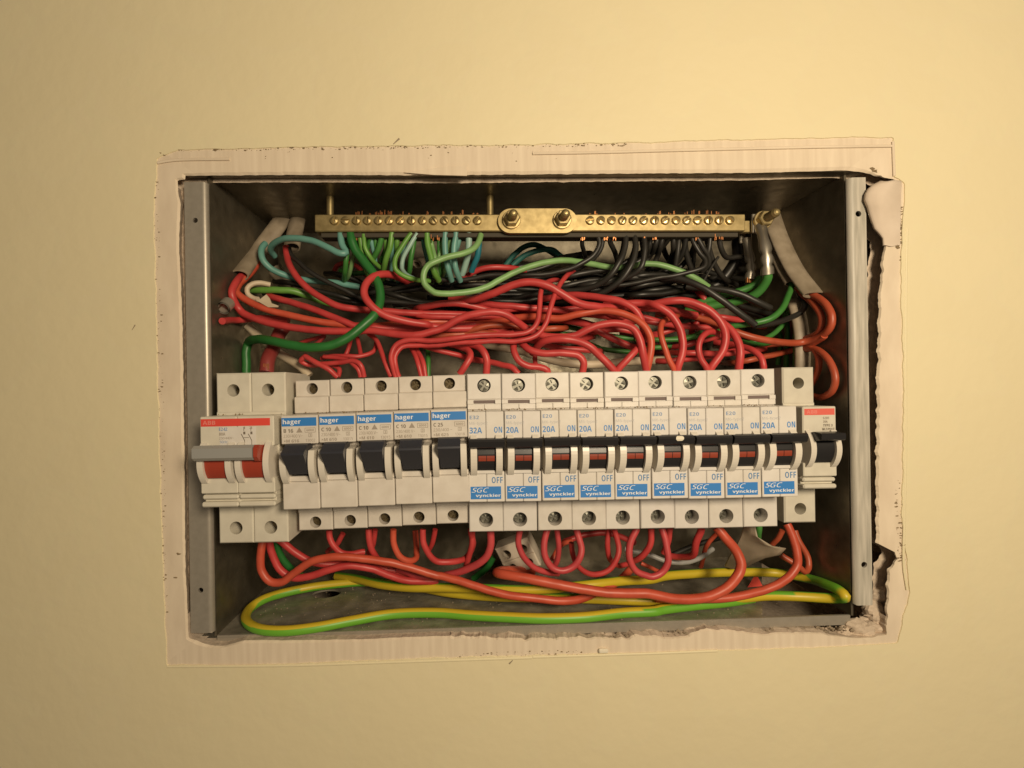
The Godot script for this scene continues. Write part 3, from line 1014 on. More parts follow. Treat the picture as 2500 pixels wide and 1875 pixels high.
func slotted_screw() -> ArrayMesh:
	# cheese head cut by a slot: two half domes
	var st := new_st()
	for s in [-1, 1]:
		var base := []
		for k in 13:
			var a := PI * k / 12
			base.append(Vector2(cos(a) * 2.6, s * maxf(0.38, sin(a) * 2.6)))
		var top := Vector3(0, s * 0.9, 2.3)
		for k in 12:
			var a: Vector2 = base[k]
			var b: Vector2 = base[k + 1]
			var a1 := Vector3(a.x * 0.86, maxf(0.38, absf(a.y) * 0.86) * s, 1.75)
			var b1 := Vector3(b.x * 0.86, maxf(0.38, absf(b.y) * 0.86) * s, 1.75)
			quad(st, Vector3(a.x, a.y, 0), Vector3(b.x, b.y, 0), b1, a1, Vector3(a.x, a.y, 0.3))
			tri(st, a1, b1, top, Vector3(a.x * 0.2, a.y * 0.2, 1))
		quad(st, Vector3(-2.6, s * 0.38, 0), Vector3(2.6, s * 0.38, 0), Vector3(2.2, s * 0.38, 1.75), Vector3(-2.2, s * 0.38, 1.75), Vector3(0, -s, 0))
		tri(st, Vector3(-2.2, s * 0.38, 1.75), Vector3(2.2, s * 0.38, 1.75), top, Vector3(0, -s, 0.6))
	quad(st, Vector3(-2.5, -0.38, 0.9), Vector3(2.5, -0.38, 0.9), Vector3(2.5, 0.38, 0.9), Vector3(-2.5, 0.38, 0.9), Vector3.BACK)
	return st.commit()

func cross_screw(r: float) -> ArrayMesh:
	var st := new_st()
	lathe(st, [Vector2(0, 0.0), Vector2(r * 0.98, 0.0), Vector2(r, -3)], Vector3.ZERO, 20)
	for q in 4:
		var a0 := PI / 2 * q
		var pts := []
		for k in 7:
			var a := a0 + lerpf(0.30, PI / 2 - 0.30, k / 6.0)
			pts.append(Vector3(cos(a) * r * 0.86, sin(a) * r * 0.86, 0))
		var apex := Vector3(cos(a0 + PI / 4), sin(a0 + PI / 4), 0) * r * 0.26
		var up := Vector3(0, 0, 1.0)
		for k in 6:
			tri(st, apex + up, pts[k] + up * 0.6, pts[k + 1] + up * 0.6, Vector3(pts[k].x * 0.1, pts[k].y * 0.1, 1))
			quad(st, pts[k], pts[k + 1], pts[k + 1] + up * 0.6, pts[k] + up * 0.6, pts[k])
		quad(st, apex, pts[0], pts[0] + up * 0.6, apex + up, Vector3(sin(a0), -cos(a0), 0))
		quad(st, apex, pts[6], pts[6] + up * 0.6, apex + up, Vector3(-cos(a0), sin(a0), 0))
	return st.commit()

# ------------------------------------------------------------------ breakers
const ROW_Y := -32.3
var cache := {}

func shared(key: String, build: Callable) -> ArrayMesh:
	if not cache.has(key):
		var st := new_st()
		build.call(st)
		cache[key] = st.commit()
	return cache[key]

func V2(a: Array) -> PackedVector2Array:
	var out := PackedVector2Array()
	for i in range(0, a.size(), 2): out.append(Vector2(a[i], a[i + 1]))
	return out

# breaker with blue lettering, full-width black toggle and a blue maker's panel
func blue_breaker(i: int, rating: String, code: String, label: String) -> void:
	var o := thing("circuit_breaker", label, "breaker", "row of nine breakers with blue panels", Vector3(9.0 + 18.0 * i, ROW_Y + rng.randf_range(-0.25, 0.25), rng.randf_range(-0.2, 0.2)))
	o.rotation.z = rng.randf_range(-0.006, 0.006)
	var W := 8.86
	part("housing", shared("sgc_housing", func(st):
		holed(st, -W, W, 27.8, 41.3, -44, 0, [Vector3(0, 35.2, 3.55)], 9.0, 0.45)
		# ledge under the terminal block, with its slot, made of strips round the opening
		cbox(st, Vector3(0, 23.8, -22.3), Vector3(W * 2, 8.6, 43.4), 0.25)
		for s in [-1, 1]:
			cbox(st, Vector3(s * 7.25, 26.55, -0.3), Vector3(3.2, 2.1, 1.6), 0.1)
			cbox(st, Vector3(s * W / 2, 24.05, -0.3), Vector3(W - 0.14, 2.8, 1.6), 0.2)
		holed(st, -W, W, -41.5, -20.5, -44, 0, [Vector3(0, -35.4, 3.75)], 9.0, 0.45)
		for s in [-1, 1]:
			cbox(st, Vector3(s * W / 2, 15.6, 3), Vector3(W - 0.16, 13.2, 26), 0.3)
			cbox(st, Vector3(s * W / 2, -14.75, 3), Vector3(W - 0.16, 14.9, 26), 0.3)
		cbox(st, Vector3(0, 1.0, -1.5), Vector3(W * 2, 17, 21), 0.2)
		cbox(st, Vector3(0, -0.2, -17), Vector3(W * 2, 44, 34), 0.2)
		# sill under the toggle
		cbox(st, Vector3(0, -7.4, 12.5), Vector3(9.4, 1.6, 9), 0.2)), o, [M.white_plastic, M.white_plastic_b, M.white_plastic_c][(i * 2 + i / 3) % 3])
	part("slot", shared("sgc_slot", func(st): cbox(st, Vector3(0, 26.6, -0.45), Vector3(11.2, 1.7, 0.4), 0.1)), o, M.slot_shade)  # dark plate whose colour holds the shade inside the recess
	for s in [-1, 1]:
		part("rib", shared("sgc_rib%d" % s, func(st):
			prism(st, arc_poly(0.8, 8.5, 12.6, 52, -50, 14, [Vector2(-8.5, 8), Vector2(10.5, 8)]), minf(s * 4.6, s * 7.7), maxf(s * 4.6, s * 7.7))), o, M.rib_plastic)
	part("drum", shared("sgc_drum", func(st):
		prism(st, arc_poly(0.8, 8.0, 11.2, 60, -52, 14, [Vector2(-8, 6), Vector2(10, 6)]), -4.5, 4.5)), o, M.black_plastic)
	part("indicator", shared("sgc_ind", func(st):
		for s in [-1, 1]:
			prism(st, V2([0.9, 18.6, 0.9, 19.4, 0.0, 19.4, -0.9, 19.3, -1.7, 19.15, -1.7, 18.4]), minf(s * 0.15, s * 3.9), maxf(s * 0.15, s * 3.9))), o, M.red_indicator)
	part("toggle", shared("sgc_toggle", func(st):
		prism(st, V2([8.9, 15.8, 9.6, 22.4, 9.2, 23.8, 8.2, 24.4, 5.6, 23.5, 5.0, 22.5, 5.2, 18.2]), -8.55, 8.55, [0.6, 0.0, 0.0, 0.1, 0.1, 0.0, 0.6])), o, M.black_plastic)
	# print
	text_part(o, code, -5.6, 19.4, 4.6, 1.75, 16.02, M.blue_text_soft)
	text_part(o, "M6-type2", -3.6, 16.3, 9.0, 1.9, 16.02, M.pale_text, false)
	text_part(o, rating, -5.0, 13.0, 6.2, 2.9, 16.02, M.blue_text)
	text_part(o, "ON", 6.0, 13.2, 4.0, 2.9, 16.02, M.blue_text)
	text_part(o, "OFF", 5.2, -11.5, 5.4, 3.0, 16.02, M.off_text)
	patch(o, "maker_panel", -8.0, 7.0, -20.8, -14.6, 16.0, M.blue_print)
	var tx := text_part(o, "SGC", -3.2, -16.3, 7.6, 2.3, 16.08, M.white_text, false)
	tx.transform.basis.y += tx.transform.basis.x.normalized() * tx.transform.basis.y.length() * 0.45
	tx.position.x += 0.0 * MM
	text_part(o, "vynckier", 0.6, -19.2, 12.2, 2.0, 16.08, M.white_text)
	var cs := cross_screw_cached(3.1)
	var s1 := part("terminal_screw", cs, o, M.steel_screw)
	s1.position = Vector3(rng.randf_range(-0.3, 0.3), 35.1, -2.6) * MM
	s1.rotation.z = rng.randf() * PI
	var s2 := part("terminal_screw", cs, o, M.steel_screw)
	s2.position = Vector3(0, -35.6, -5.2 - rng.randf()) * MM
	s2.rotation.z = rng.randf() * PI
	if i == 5:
		var st := new_st()
		prism(st, V2([9.3, 24.0, 8.8, 24.55, 7.8, 24.5, 7.0, 24.15, 6.8, 23.8]), -0.6, 3.6, [0.9, 0.3, 0.2, 0.9, 1.4])
		part("paint_chip", mesh_of(st, M.paint_chip), o)

func cross_screw_cached(r: float) -> ArrayMesh:
	var k := "cross%.2f" % r
	if not cache.has(k): cache[k] = cross_screw(r)
	return cache[k]

# breaker with a blue strip along the top and a broad dark toggle
func strip_breaker(i: int, rating: String, model: String, number: String, label: String) -> void:
	var x := -81.0 + 18.05 * i
	var o := thing("circuit_breaker", label, "breaker", "five breakers with a blue top strip", Vector3(x, lerpf(-33.2, -31.5, i / 4.0), lerpf(2.0, -0.4, i / 4.0)))
	o.rotation.z = 0.012
	var W := 8.86
	part("housing", shared("hag_housing", func(st):
		holed(st, -W, W, 31.5, 40.2, -44, -2.6, [Vector3(0, 35.8, 3.0)], 8.0, 0.5)
		cbox(st, Vector3(0, 27.3, -20.2), Vector3(W * 2, 8.6, 39.6), 0.4)
		holed(st, -W, W, -38.6, -28.6, -44, -2.2, [Vector3(0, -34.4, 3.0)], 8.0, 0.5)
		cbox(st, Vector3(0, -26.5, -20.8), Vector3(W * 2, 5.2, 38.4), 0.3)
		cbox(st, Vector3(0, 15.9, 5), Vector3(W * 2, 13.8, 26), 0.35)
		cbox(st, Vector3(0, -8.0, 5), Vector3(W * 2, 2.6, 25.2), 0.3)
		cbox(st, Vector3(0, -16.0, 5), Vector3(W * 2, 13.2, 26), 0.4)
		cbox(st, Vector3(0, 1.0, 0), Vector3(W * 2, 18, 22), 0.2)
		cbox(st, Vector3(0, 0, -17), Vector3(W * 2, 45, 34), 0.2)), o, M.cream_plastic)
	for s in [-1, 1]:
		part("rib", shared("hag_rib%d" % s, func(st):
			prism(st, arc_poly(0.2, 9.5, 13.6, 26, -48, 14, [Vector2(-9.6, 9), Vector2(7.2, 9)]), minf(s * 5.3, s * 8.2), maxf(s * 5.3, s * 8.2))), o, M.rib_plastic)
	part("toggle", shared("hag_toggle", func(st):
		prism(st, V2([9.2, 15, 9.5, 21.6, 9.0, 23.2, 5.8, 28.2, 4.9, 28.4, -5.4, 19.6, -5.8, 17.5, -5.8, 13]), -5.3, 5.3, [0.0, 0.0, 0.1, 0.0, 0.05, 0.8, 1.0, 1.0])), o, M.navy_plastic)
	patch(o, "blue_strip", -8.5, 8.3, 17.6, 21.7, 18.0, M.blue_print)
	text_part(o, "hager", -3.6, 19.5, 8.6, 3.0, 18.08, M.white_text)
	text_part(o, rating, -5.3, 15.4, 4.6, 1.8, 18.02, M.grey_text)
	if i < 4:
		var tri_m := shared("hag_tri", func(st):
			for q in [[-1.5, 14.5, 1.5, 14.5, 0, 17.0]]:
				tri(st, Vector3(q[0], q[1], 18.06), Vector3(q[2], q[3], 18.06), Vector3(q[4], q[5], 18.06), Vector3.BACK)
				tri(st, Vector3(q[0], q[1], 17.9), Vector3(q[2], q[3], 17.9), Vector3(q[4], q[5], 17.9), Vector3.FORWARD))
		part("approval_mark", tri_m, o, M.grey_text_soft)
	part("print_frame", shared("hag_frame", func(st):
		for q in [[5.2, 16.6, 5.0, 0.22], [5.2, 14.5, 5.0, 0.22], [2.7, 15.55, 0.22, 2.1], [7.7, 15.55, 0.22, 2.1], [5.2, 13.9, 1.6, 0.2], [5.2, 12.3, 1.6, 0.2], [4.4, 13.1, 0.2, 1.6], [6.0, 13.1, 0.2, 1.6]]:
			cbox(st, Vector3(q[0], q[1], 18.0), Vector3(q[2], q[3], 0.1), 0.02)), o, M.grey_text_soft)
	text_part(o, "6000", 5.2, 15.55, 3.6, 1.1, 18.02, M.grey_text_soft)
	text_part(o, "3", 5.2, 13.1, 0.7, 1.1, 18.02, M.grey_text_soft)
	text_part(o, "230/400 V~" if i < 4 else "230/400 ~", -3.1, 12.9, 9.2, 1.5, 18.02, M.grey_text_soft, false)
	text_part(o, model, -4.0, 10.5, 7.4, 1.5, 18.02, M.grey_text_soft)
	text_part(o, number, 5.2, 10.6, 4.6, 1.4, 18.02, M.grey_text_soft, false)
	var cs := cross_screw_cached(2.8)
	for q in [35.7, -34.4]:
		var s1 := part("terminal_screw", cs, o, M.brass_screw)
		s1.position = Vector3(0, q, -6.8) * MM
		s1.rotation.z = rng.randf() * PI

# older breakers with a red strip: one double pole, one single pole
func red_breaker(poles: int, label: String, at: Vector3, turn: float) -> void:
	var o := thing("main_switch" if poles == 2 else "circuit_breaker", label, "breaker", "", at)
	o.rotation.z = turn
	var W := 8.9 * poles
	var key := "abb%d" % poles
	part("housing", shared(key + "_housing", func(st):
		var hs := []
		var hb := []
		for p in poles:
			var cx := -W + 17.8 * (p + 0.5)
			hs.append(Vector3(cx, 34.5, 3.2))
			hb.append(Vector3(cx, -36.0, 3.3))
		for p in poles:
			var a := -W + 17.8 * p
			holed(st, a + 0.06, a + 17.74, 22.5, 43.4, -38, 0, [hs[p]], 22.0, 0.7)
			holed(st, a + 0.06, a + 17.74, -43.8, -22.0, -38, 0, [hb[p]], 22.0, 0.7)
			cbox(st, Vector3(a + 8.9, 14.6, 2), Vector3(17.7, 14.6, 27), 0.5)
			cbox(st, Vector3(a + 8.9, -11.4, 2), Vector3(17.7, 7.2, 27), 0.4)
			cbox(st, Vector3(a + 8.9, -16.9, 1.4), Vector3(17.4, 2.2, 27), 0.7)
			cbox(st, Vector3(a + 8.9, -20.4, 1.7), Vector3(17.7, 2.4, 27.6), 0.7)
		cbox(st, Vector3(0, -16.5, -1), Vector3(W * 2 - 1, 9, 27), 0.2)
		cbox(st, Vector3(0, 0, -2), Vector3(W * 2, 18, 22), 0.2)
		cbox(st, Vector3(0, 0, -18), Vector3(W * 2 - 0.2, 47, 36), 0.2)), o, M.aged_plastic)
	for p in poles:
		var cx := -W + 17.8 * (p + 0.5)
		for s in [-1, 1]:
			var rb := part("rib", shared("abb_rib%d" % s, func(st):
				prism(st, arc_poly(-0.2, 7.0, 13.4, 46, -46, 14, [Vector2(-9.4, 6), Vector2(9.4, 6)]), minf(s * 5.2, s * 8.0), maxf(s * 5.2, s * 8.0))), o, M.rib_plastic)
			rb.position.x = cx * MM
		var lv := part("lever", shared("abb_lever", func(st):
			prism(st, arc_poly(0.2, 7.0, 12.0, 14, -40, 12, [Vector2(-8.2, 5), Vector2(3, 5)]), -5.1, 5.1)), o, M.red_lever if poles == 2 else M.black_plastic)
		lv.position.x = cx * MM
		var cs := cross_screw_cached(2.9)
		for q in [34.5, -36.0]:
			var s1 := part("terminal_screw", cs, o, M.brass_screw)  # dark disc raised to fill the hole; its colour stands for deep shade
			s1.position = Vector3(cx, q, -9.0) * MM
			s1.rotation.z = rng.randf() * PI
	if poles == 2:
		part("handle", shared("abb_handle", func(st):
			prism(st, V2([8.2, 16.0, 8.8, 22.6, 7.6, 24.6, 3.2, 24.6, 1.8, 22.8, 2.4, 16.0]), -W + 1.2, W - 6.6)), o, M.grey_handle)
		part("handle_end", shared("abb_handle_end", func(st):
			prism(st, V2([8.0, 15.0, 8.7, 22.0, 7.4, 24.2, 3.4, 24.2, 1.4, 22.4, -1.0, 15.0]), W - 6.55, W - 4.2, [0, 0, 0.3, 0.3, 0, 0])), o, M.red_lever)
		patch(o, "red_strip", -W + 0.6, W - 1.8, 17.2, 20.8, 15.5, M.red_print)
		patch(o, "rating_sticker", -W + 9.6, W - 8.6, 8.0, 16.8, 15.5, M.white_plastic)
		text_part(o, "ABB", -13.2, 19.0, 6.0, 1.9, 15.58, M.pale_on_red)
		text_part(o, "E242", -6.5, 15.8, 4.0, 1.6, 15.58, M.blue_text_soft)
		text_part(o, "80A", -7.0, 13.5, 3.0, 1.5, 15.58, M.grey_text_soft)
		text_part(o, "250/440V~", -5.0, 11.5, 7.0, 1.2, 15.58, M.grey_text_soft, false)
		text_part(o, "50Hz", -6.4, 9.7, 3.6, 1.2, 15.58, M.blue_text_soft, false)
		# printed two-pole switch diagram
		part("switch_diagram", shared("abb_diagram", func(st):
			for q in [[3.6, 13.6], [7.0, 13.6]]:
				cbox(st, Vector3(q[0], q[1] + 0.2, 15.56), Vector3(1.0, 1.3, 0.1), 0.03)
				cbox(st, Vector3(q[0] - 0.2, q[1] + 2.0, 15.56), Vector3(0.28, 1.6, 0.1), 0.03)
				cbox(st, Vector3(q[0] + 0.1, q[1] - 4.6, 15.56), Vector3(0.3, 2.4, 0.1), 0.03)
				var a := Vector3(q[0] + 0.1, q[1] - 3.4, 15.6)
				var b := Vector3(q[0] - 1.5, q[1] - 0.2, 15.6)
				var d := (b - a).normalized().cross(Vector3(0, 0, 1)) * 0.18
				quad(st, a - d, a + d, b + d, b - d, Vector3.BACK)
			cbox(st, Vector3(4.5, 11.6, 15.56), Vector3(2.6, 0.26, 0.1), 0.03)), o, M.grey_text)
		text_part(o, "1  3", 5.2, 16.3, 4.6, 1.1, 15.58, M.grey_text_soft)
	else:
		part("toggle", shared("abb_toggle", func(st):
			prism(st, V2([8.0, 15.0, 9.0, 19.5, 8.6, 24.6, 7.8, 25.2, 5.4, 25.0, 4.8, 24.0, 4.2, 19.5, 3.0, 17.0]), -6.2, 6.2, [1.0, 0, 0, 0, 0, 0, 0.6, 0.9])), o, M.black_plastic)
		patch(o, "red_strip", -W + 0.9, W - 0.9, 17.4, 20.8, 15.5, M.red_print_faded)
		text_part(o, "ABB", -4.0, 19.1, 5.6, 1.8, 15.58, M.pale_on_red)
		text_part(o, "S281", 3.4, 15.8, 3.2, 1.3, 15.58, M.grey_text_soft)
		text_part(o, "20A", 3.0, 13.9, 2.4, 1.2, 15.58, M.grey_text_soft)
		text_part(o, "TYPE 3", 4.3, 11.9, 5.0, 1.3, 15.58, M.grey_text)
		text_part(o, "MLT/POLE", 4.6, 9.9, 6.4, 1.3, 15.58, M.grey_text)

func build_breakers() -> void:
	red_breaker(2, "double pole switch with red strip and grey bar handle beside the bare steel flange", Vector3(-110.6, -32.2, 6), 0.004)
	strip_breaker(0, "B 16", "×M 616", "13002", "cream breaker with blue top strip marked B 16")
	strip_breaker(1, "C 10", "×M 610", "13015", "cream breaker marked C 10 with blue strip, touching the B 16 one")
	strip_breaker(2, "C 10", "×M 610", "13015", "cream breaker marked C 10 with blue strip, between two other C 10 breakers")
	strip_breaker(3, "C 10", "×M 610", "13015", "cream breaker marked C 10 with blue strip, touching the C 25 one")
	strip_breaker(4, "C 25", "×M 625", "13018", "cream breaker with blue top strip marked C 25")
	var nth := ["first", "second", "third", "fourth", "fifth", "sixth", "seventh", "eighth"]
	for i in 9:
		var label := "white breaker marked 32A with black toggle and blue panel"
		if i > 0: label = "white breaker marked 20A, %s along from the 32A breaker" % nth[i - 1]
		if i == 5: label = "white 20A breaker with a pale paint chip on its black toggle"
		blue_breaker(i, "32A" if i == 0 else "20A", "E32" if i == 0 else "E20", label)
	red_breaker(1, "single aged breaker with faded red strip, set back beside the painted flange", Vector3(186.0, -32.9, -17), 0.0)

# ------------------------------------------------------------------ wiring
const UP_RED := "red wire in the tangle between brass bar and breakers"
const LOW_RED := "red wire loop hanging below the row of breakers"
const BLK := "black wire hanging from the brass bar"
const BLK_RUN := "black wire running along the bundle under the brass bar"
const GRN := "green earth wire hanging from the brass bar"

func red(tone: String, r: float, pts: Array, label := UP_RED, group := "red wires above the breakers") -> MeshInstance3D:
	var mid: Vector3 = pts[pts.size() / 2]
	if label == UP_RED: label = "red wire in the tangle under the brass bar, above the %s breaker" % near(mid.x)
	return wire("red_wire", label, group, M["wire_" + tone], r, pts)

func near(x: float) -> String:
	var nth := ["32A", "first 20A", "second 20A", "third 20A", "fourth 20A", "fifth 20A", "sixth 20A", "seventh 20A", "eighth 20A"]
	if x < -91.0: return "double pole"
	if x < 0.0: return ["B 16", "first C 10", "middle C 10", "last C 10", "C 25"][clampi(int((x + 90.0) / 18.05), 0, 4)]
	if x < 166.0: return nth[clampi(int(x / 18.0), 0, 8)]
	return "set back"

func drop(tone: String, r: float, pts: Array) -> void:
	var a: Vector3 = pts[0]
	var b: Vector3 = pts[-1]
	var e := a if a.y < b.y else b
	red(tone, r, pts, "red wire dropping towards the top of the %s breaker" % near(e.x), "red wires into the breaker tops")

func low(tone: String, r: float, pts: Array, label := LOW_RED) -> MeshInstance3D:
	var a: Vector3 = pts[0]
	if label == LOW_RED: return red(tone, r, pts, "red wire loop hanging under the %s breaker" % near(a.x), "red loops below the breakers")
	return red(tone, r, pts, label, "")

func black(tone: String, r: float, pts: Array, label := BLK) -> MeshInstance3D:
	var mid: Vector3 = pts[pts.size() / 2]
	if label == BLK: return wire("black_wire", "black wire hanging from the brass bar above the %s breaker" % near(pts[0].x), "black wires from the brass bar", M["wire_" + tone], r, pts)
	if label == BLK_RUN: return wire("black_wire", "black wire running along the bundle above the %s breaker" % near(mid.x), "black wires in the bundle", M["wire_" + tone], r, pts)
	return wire("black_wire", label, "black wires from the brass bar" if label == BLK else ("black wires in the bundle" if label == BLK_RUN else ""), M["wire_" + tone], r, pts)

func green(tone: String, r: float, pts: Array, label := GRN, called := "green_wire") -> MeshInstance3D:
	if label == GRN: return wire(called, "green earth wire hanging from the brass bar above the %s breaker" % near(pts[0].x), "green wires from the brass bar", M["wire_" + tone], r, pts)
	if label == "teal wire under the brass bar": return wire(called, "%s wire under the brass bar above the %s breaker" % [tone.replace("_", " "), near(pts[0].x)], "teal wires", M["wire_" + tone], r, pts)
	return wire(called, label, {GRN: "green wires from the brass bar"}.get(label, "" if not label.begins_with("teal") else "teal wires"), M["wire_" + tone], r, pts)

func upper_wires() -> void:
	# thick reds sweeping out of the left sheath
	red("red_orange", 2.05, t(1, [430, 440, -52, 330, 585, -40, 215, 700, -33, 190, 765, -30, 290, 850, -28, 450, 930, -27, 700, 1000, -27, 1000, 1060, -28, 1250, 1088, -29, 1500, 1100, -31, 1900, 1075, -34]) + t(2, [120, 1060, -38, 500, 1085, -38, 800, 1030, -34, 1000, 1010, -30, 1250, 1030, -26, 1450, 990, -23, 1650, 960, -21, 1850, 978, -18, 2000, 1035, -16, 2110, 1125, -14, 2162, 1250, -13, 2150, 1400, -13, 2120, 1530, -14, 2110, 1600, -15]), "orange red wire curving tightly out of the beige sheath mouth", "")
	red("red", 2.1, t(1, [380, 470, -54, 290, 570, -44, 170, 700, -36, 148, 800, -32, 225, 950, -27, 400, 1040, -24, 650, 1100, -23, 1000, 1145, -22, 1300, 1152, -22, 1500, 1145, -21, 1750, 1192, -19, 1920, 1200, -18, 2110, 1160, -18]) + t(2, [120, 1130, -18, 300, 1030, -17, 450, 985, -16, 600, 966, -16, 720, 982, -17, 820, 1040, -19, 950, 1130, -23, 1080, 1190, -22, 1200, 1212, -20, 1400, 1200, -18, 1560, 1130, -16, 1700, 1085, -15, 1850, 1078, -14, 1980, 1130, -13, 2045, 1225, -12, 2080, 1360, -12, 2118, 1540, -14, 2122, 1600, -15]), "longest red wire, sweeping from the sheath mouth across to a 20A breaker", "")
	red("red", 2.0, t(1, [672, 330, -46, 680, 420, -44, 705, 500, -40, 785, 625, -36, 900, 745, -33, 1050, 845, -31, 1210, 915, -31, 1400, 942, -32, 1700, 962, -34, 2000, 978, -36]) + t(2, [200, 985, -38, 600, 1010, -40, 900, 1040, -42, 1400, 1060, -40, 1560, 1105, -36, 1750, 1210, -34, 1950, 1300, -32, 2150, 1345, -30]))
	red("red", 2.0, t(1, [500, 810, -40, 560, 830, -37, 700, 872, -34, 900, 930, -31, 1100, 1000, -29, 1250, 1060, -27, 1380, 1105, -27, 1600, 1120, -30, 2000, 1130, -34]) + t(2, [200, 1130, -36, 500, 1150, -36, 750, 1170, -34]))
	red("red", 2.15, t(1, [1900, 690, -46, 1780, 632, -38, 1650, 600, -30, 1530, 622, -24, 1452, 700, -20, 1442, 800, -18, 1505, 905, -17, 1625, 995, -18, 1800, 1050, -20, 2050, 1092, -24]) + t(2, [0, 1100, -27, 250, 1130, -30, 500, 1120, -34, 800, 1060, -38]), "red wire bent into an open loop round the thick dark green wire", "")
	red("red", 1.9, t(1, [50, 1056, -40, 200, 1047, -38, 420, 1030, -36, 700, 1050, -36]))
	red("red", 1.5, t(1, [1140, 600, -68, 1170, 520, -66, 1290, 490, -64, 1380, 530, -62, 1450, 600, -60, 1600, 660, -60]))
	red("red", 1.8, t(2, [300, 660, -48, 360, 610, -46, 460, 558, -44, 600, 530, -43, 750, 535, -45, 880, 560, -50, 1000, 590, -56]))
	red("red", 2.2, t(2, [200, 830, -40, 300, 842, -34, 420, 838, -28, 600, 790, -23, 800, 705, -20, 980, 672, -18, 1150, 712, -17, 1300, 800, -17, 1450, 880, -18, 1600, 915, -20, 1750, 922, -23, 1900, 915, -27, 2200, 930, -34]) + t(3, [300, 940, -38, 600, 1000, -40]), "thick red wire humping over the middle of the bundle", "")
	red("red", 2.0, t(2, [230, 850, -42, 400, 862, -36, 700, 900, -32, 1000, 926, -31, 1250, 946, -33, 1450, 975, -36, 1700, 1010, -40, 2000, 1060, -44]))
	red("red", 2.0, t(2, [1100, 840, -40, 1350, 800, -32, 1550, 815, -26, 1700, 832, -22, 1850, 862, -19, 1980, 930, -17, 2045, 1010, -17, 2075, 1100, -18, 2100, 1250, -22]))
	red("red", 2.1, t(2, [1700, 900, -34, 1900, 888, -27, 2100, 886, -23]) + t(3, [200, 902, -17, 330, 970, -15, 430, 1100, -14, 470, 1250, -13, 458, 1400, -13, 420, 1520, -14, 405, 1590, -16]), "red wire arching into the gap beside an orange loop", "")
	red("red_orange", 1.6, t(3, [420, 1000, -34, 330, 1035, -26, 262, 1075, -19, 245, 1150, -15, 275, 1280, -13, 325, 1420, -13, 375, 1525, -14, 385, 1590, -16]), "thin orange wire bent down beside a red arch", "")
	red("red", 2.1, t(3, [0, 940, -30, 220, 880, -24, 380, 852, -20, 520, 858, -18, 650, 910, -16, 780, 1005, -15, 858, 1110, -14, 886, 1230, -13, 860, 1350, -13, 800, 1440, -13, 735, 1530, -14, 720, 1600, -16]))
	red("red", 1.7, t(3, [900, 1230, -26, 820, 1175, -22, 730, 1155, -18, 655, 1210, -15, 625, 1320, -14, 650, 1430, -14, 705, 1525, -14, 715, 1600, -16]))
	red("red", 2.1, t(3, [500, 880, -30, 700, 960, -24, 850, 1070, -19, 945, 1160, -16, 1005, 1260, -14, 1030, 1380, -13, 1020, 1520, -14, 1015, 1600, -16]))
	red("red_brown", 2.0, t(3, [1480, 600, -70, 1560, 690, -60, 1700, 775, -50, 1850, 885, -42, 1915, 1010, -38, 1900, 1120, -34, 1820, 1200, -31, 1650, 1258, -29, 1400, 1260, -28, 1150, 1212, -28, 1000, 1162, -30, 880, 1110, -34, 700, 1040, -40, 450, 985, -46, 200, 990, -50]), "brown red wire making a wide loop out of the tall flat sheath", "")
	red("red_brown", 1.8, t(3, [1560, 720, -66, 1620, 780, -62, 1760, 900, -56, 1825, 1030, -52, 1800, 1150, -50, 1650, 1230, -50, 1300, 1290, -50, 900, 1300, -60, 780, 1300, -88]))
	red("red", 1.7, t(3, [780, 1260, -40, 920, 1275, -34, 1050, 1305, -26, 1150, 1345, -20, 1230, 1420, -16, 1255, 1500, -15, 1255, 1580, -16]))
	red("red_brown", 1.8, t(3, [830, 1460, -86, 980, 1462, -52, 1100, 1440, -46, 1300, 1395, -46, 1500, 1350, -46, 1700, 1290, -48, 1850, 1200, -54]))
	red("red_brown", 1.8, t(3, [1600, 1300, -50, 1720, 1310, -46, 1785, 1390, -42, 1795, 1480, -40, 1765, 1580, -40, 1700, 1700, -42]))
	red("red_brown", 1.8, t(3, [1620, 1320, -52, 1780, 1335, -48, 1890, 1420, -44, 1945, 1540, -42, 1955, 1640, -42, 1920, 1740, -42, 1820, 1800, -43, 1700, 1780, -44]), "brown red wire bulging out behind the set back breaker", "")
	for q in [[500, 1365, 900, 1372, 1200, 1330, -38], [300, 1440, 700, 1410, 1000, 1340, -44], [450, 1300, 800, 1210, 1050, 1180, -46], [100, 1060, 500, 1110, 900, 1120, -42], [200, 1180, 600, 1080, 1000, 1030, -50], [820, 1010, 1000, 1040, 1200, 1100, -44], [650, 800, 690, 920, 560, 1150, -44]]:
		red("red", 1.8, t(3, [q[0] - 330, q[1], q[6] - 30, q[0], q[1], q[6], q[2], q[3], q[6], q[4], q[5], q[6] - 3, q[4] + 70, q[5] + 10, q[6] - 34]))
	for q in [[0, 1040, 300, 1060, 700, 1150, -44], [300, 1180, 600, 1110, 900, 1180, -42], [980, 1245, 1250, 1315, 1600, 1345, -34], [900, 960, 1300, 1020, 1700, 1120, -46], [1700, 980, 2000, 1000, 2300, 1080, -40], [1500, 1180, 1800, 1140, 2200, 1200, -44]]:
		red("red", 1.8, t(2, [q[0] - 240, q[1] + 20, q[6] - 30, q[0], q[1], q[6], q[2], q[3], q[6], q[4], q[5], q[6] - 3, q[4] + 70, q[5] + 10, q[6] - 34]))
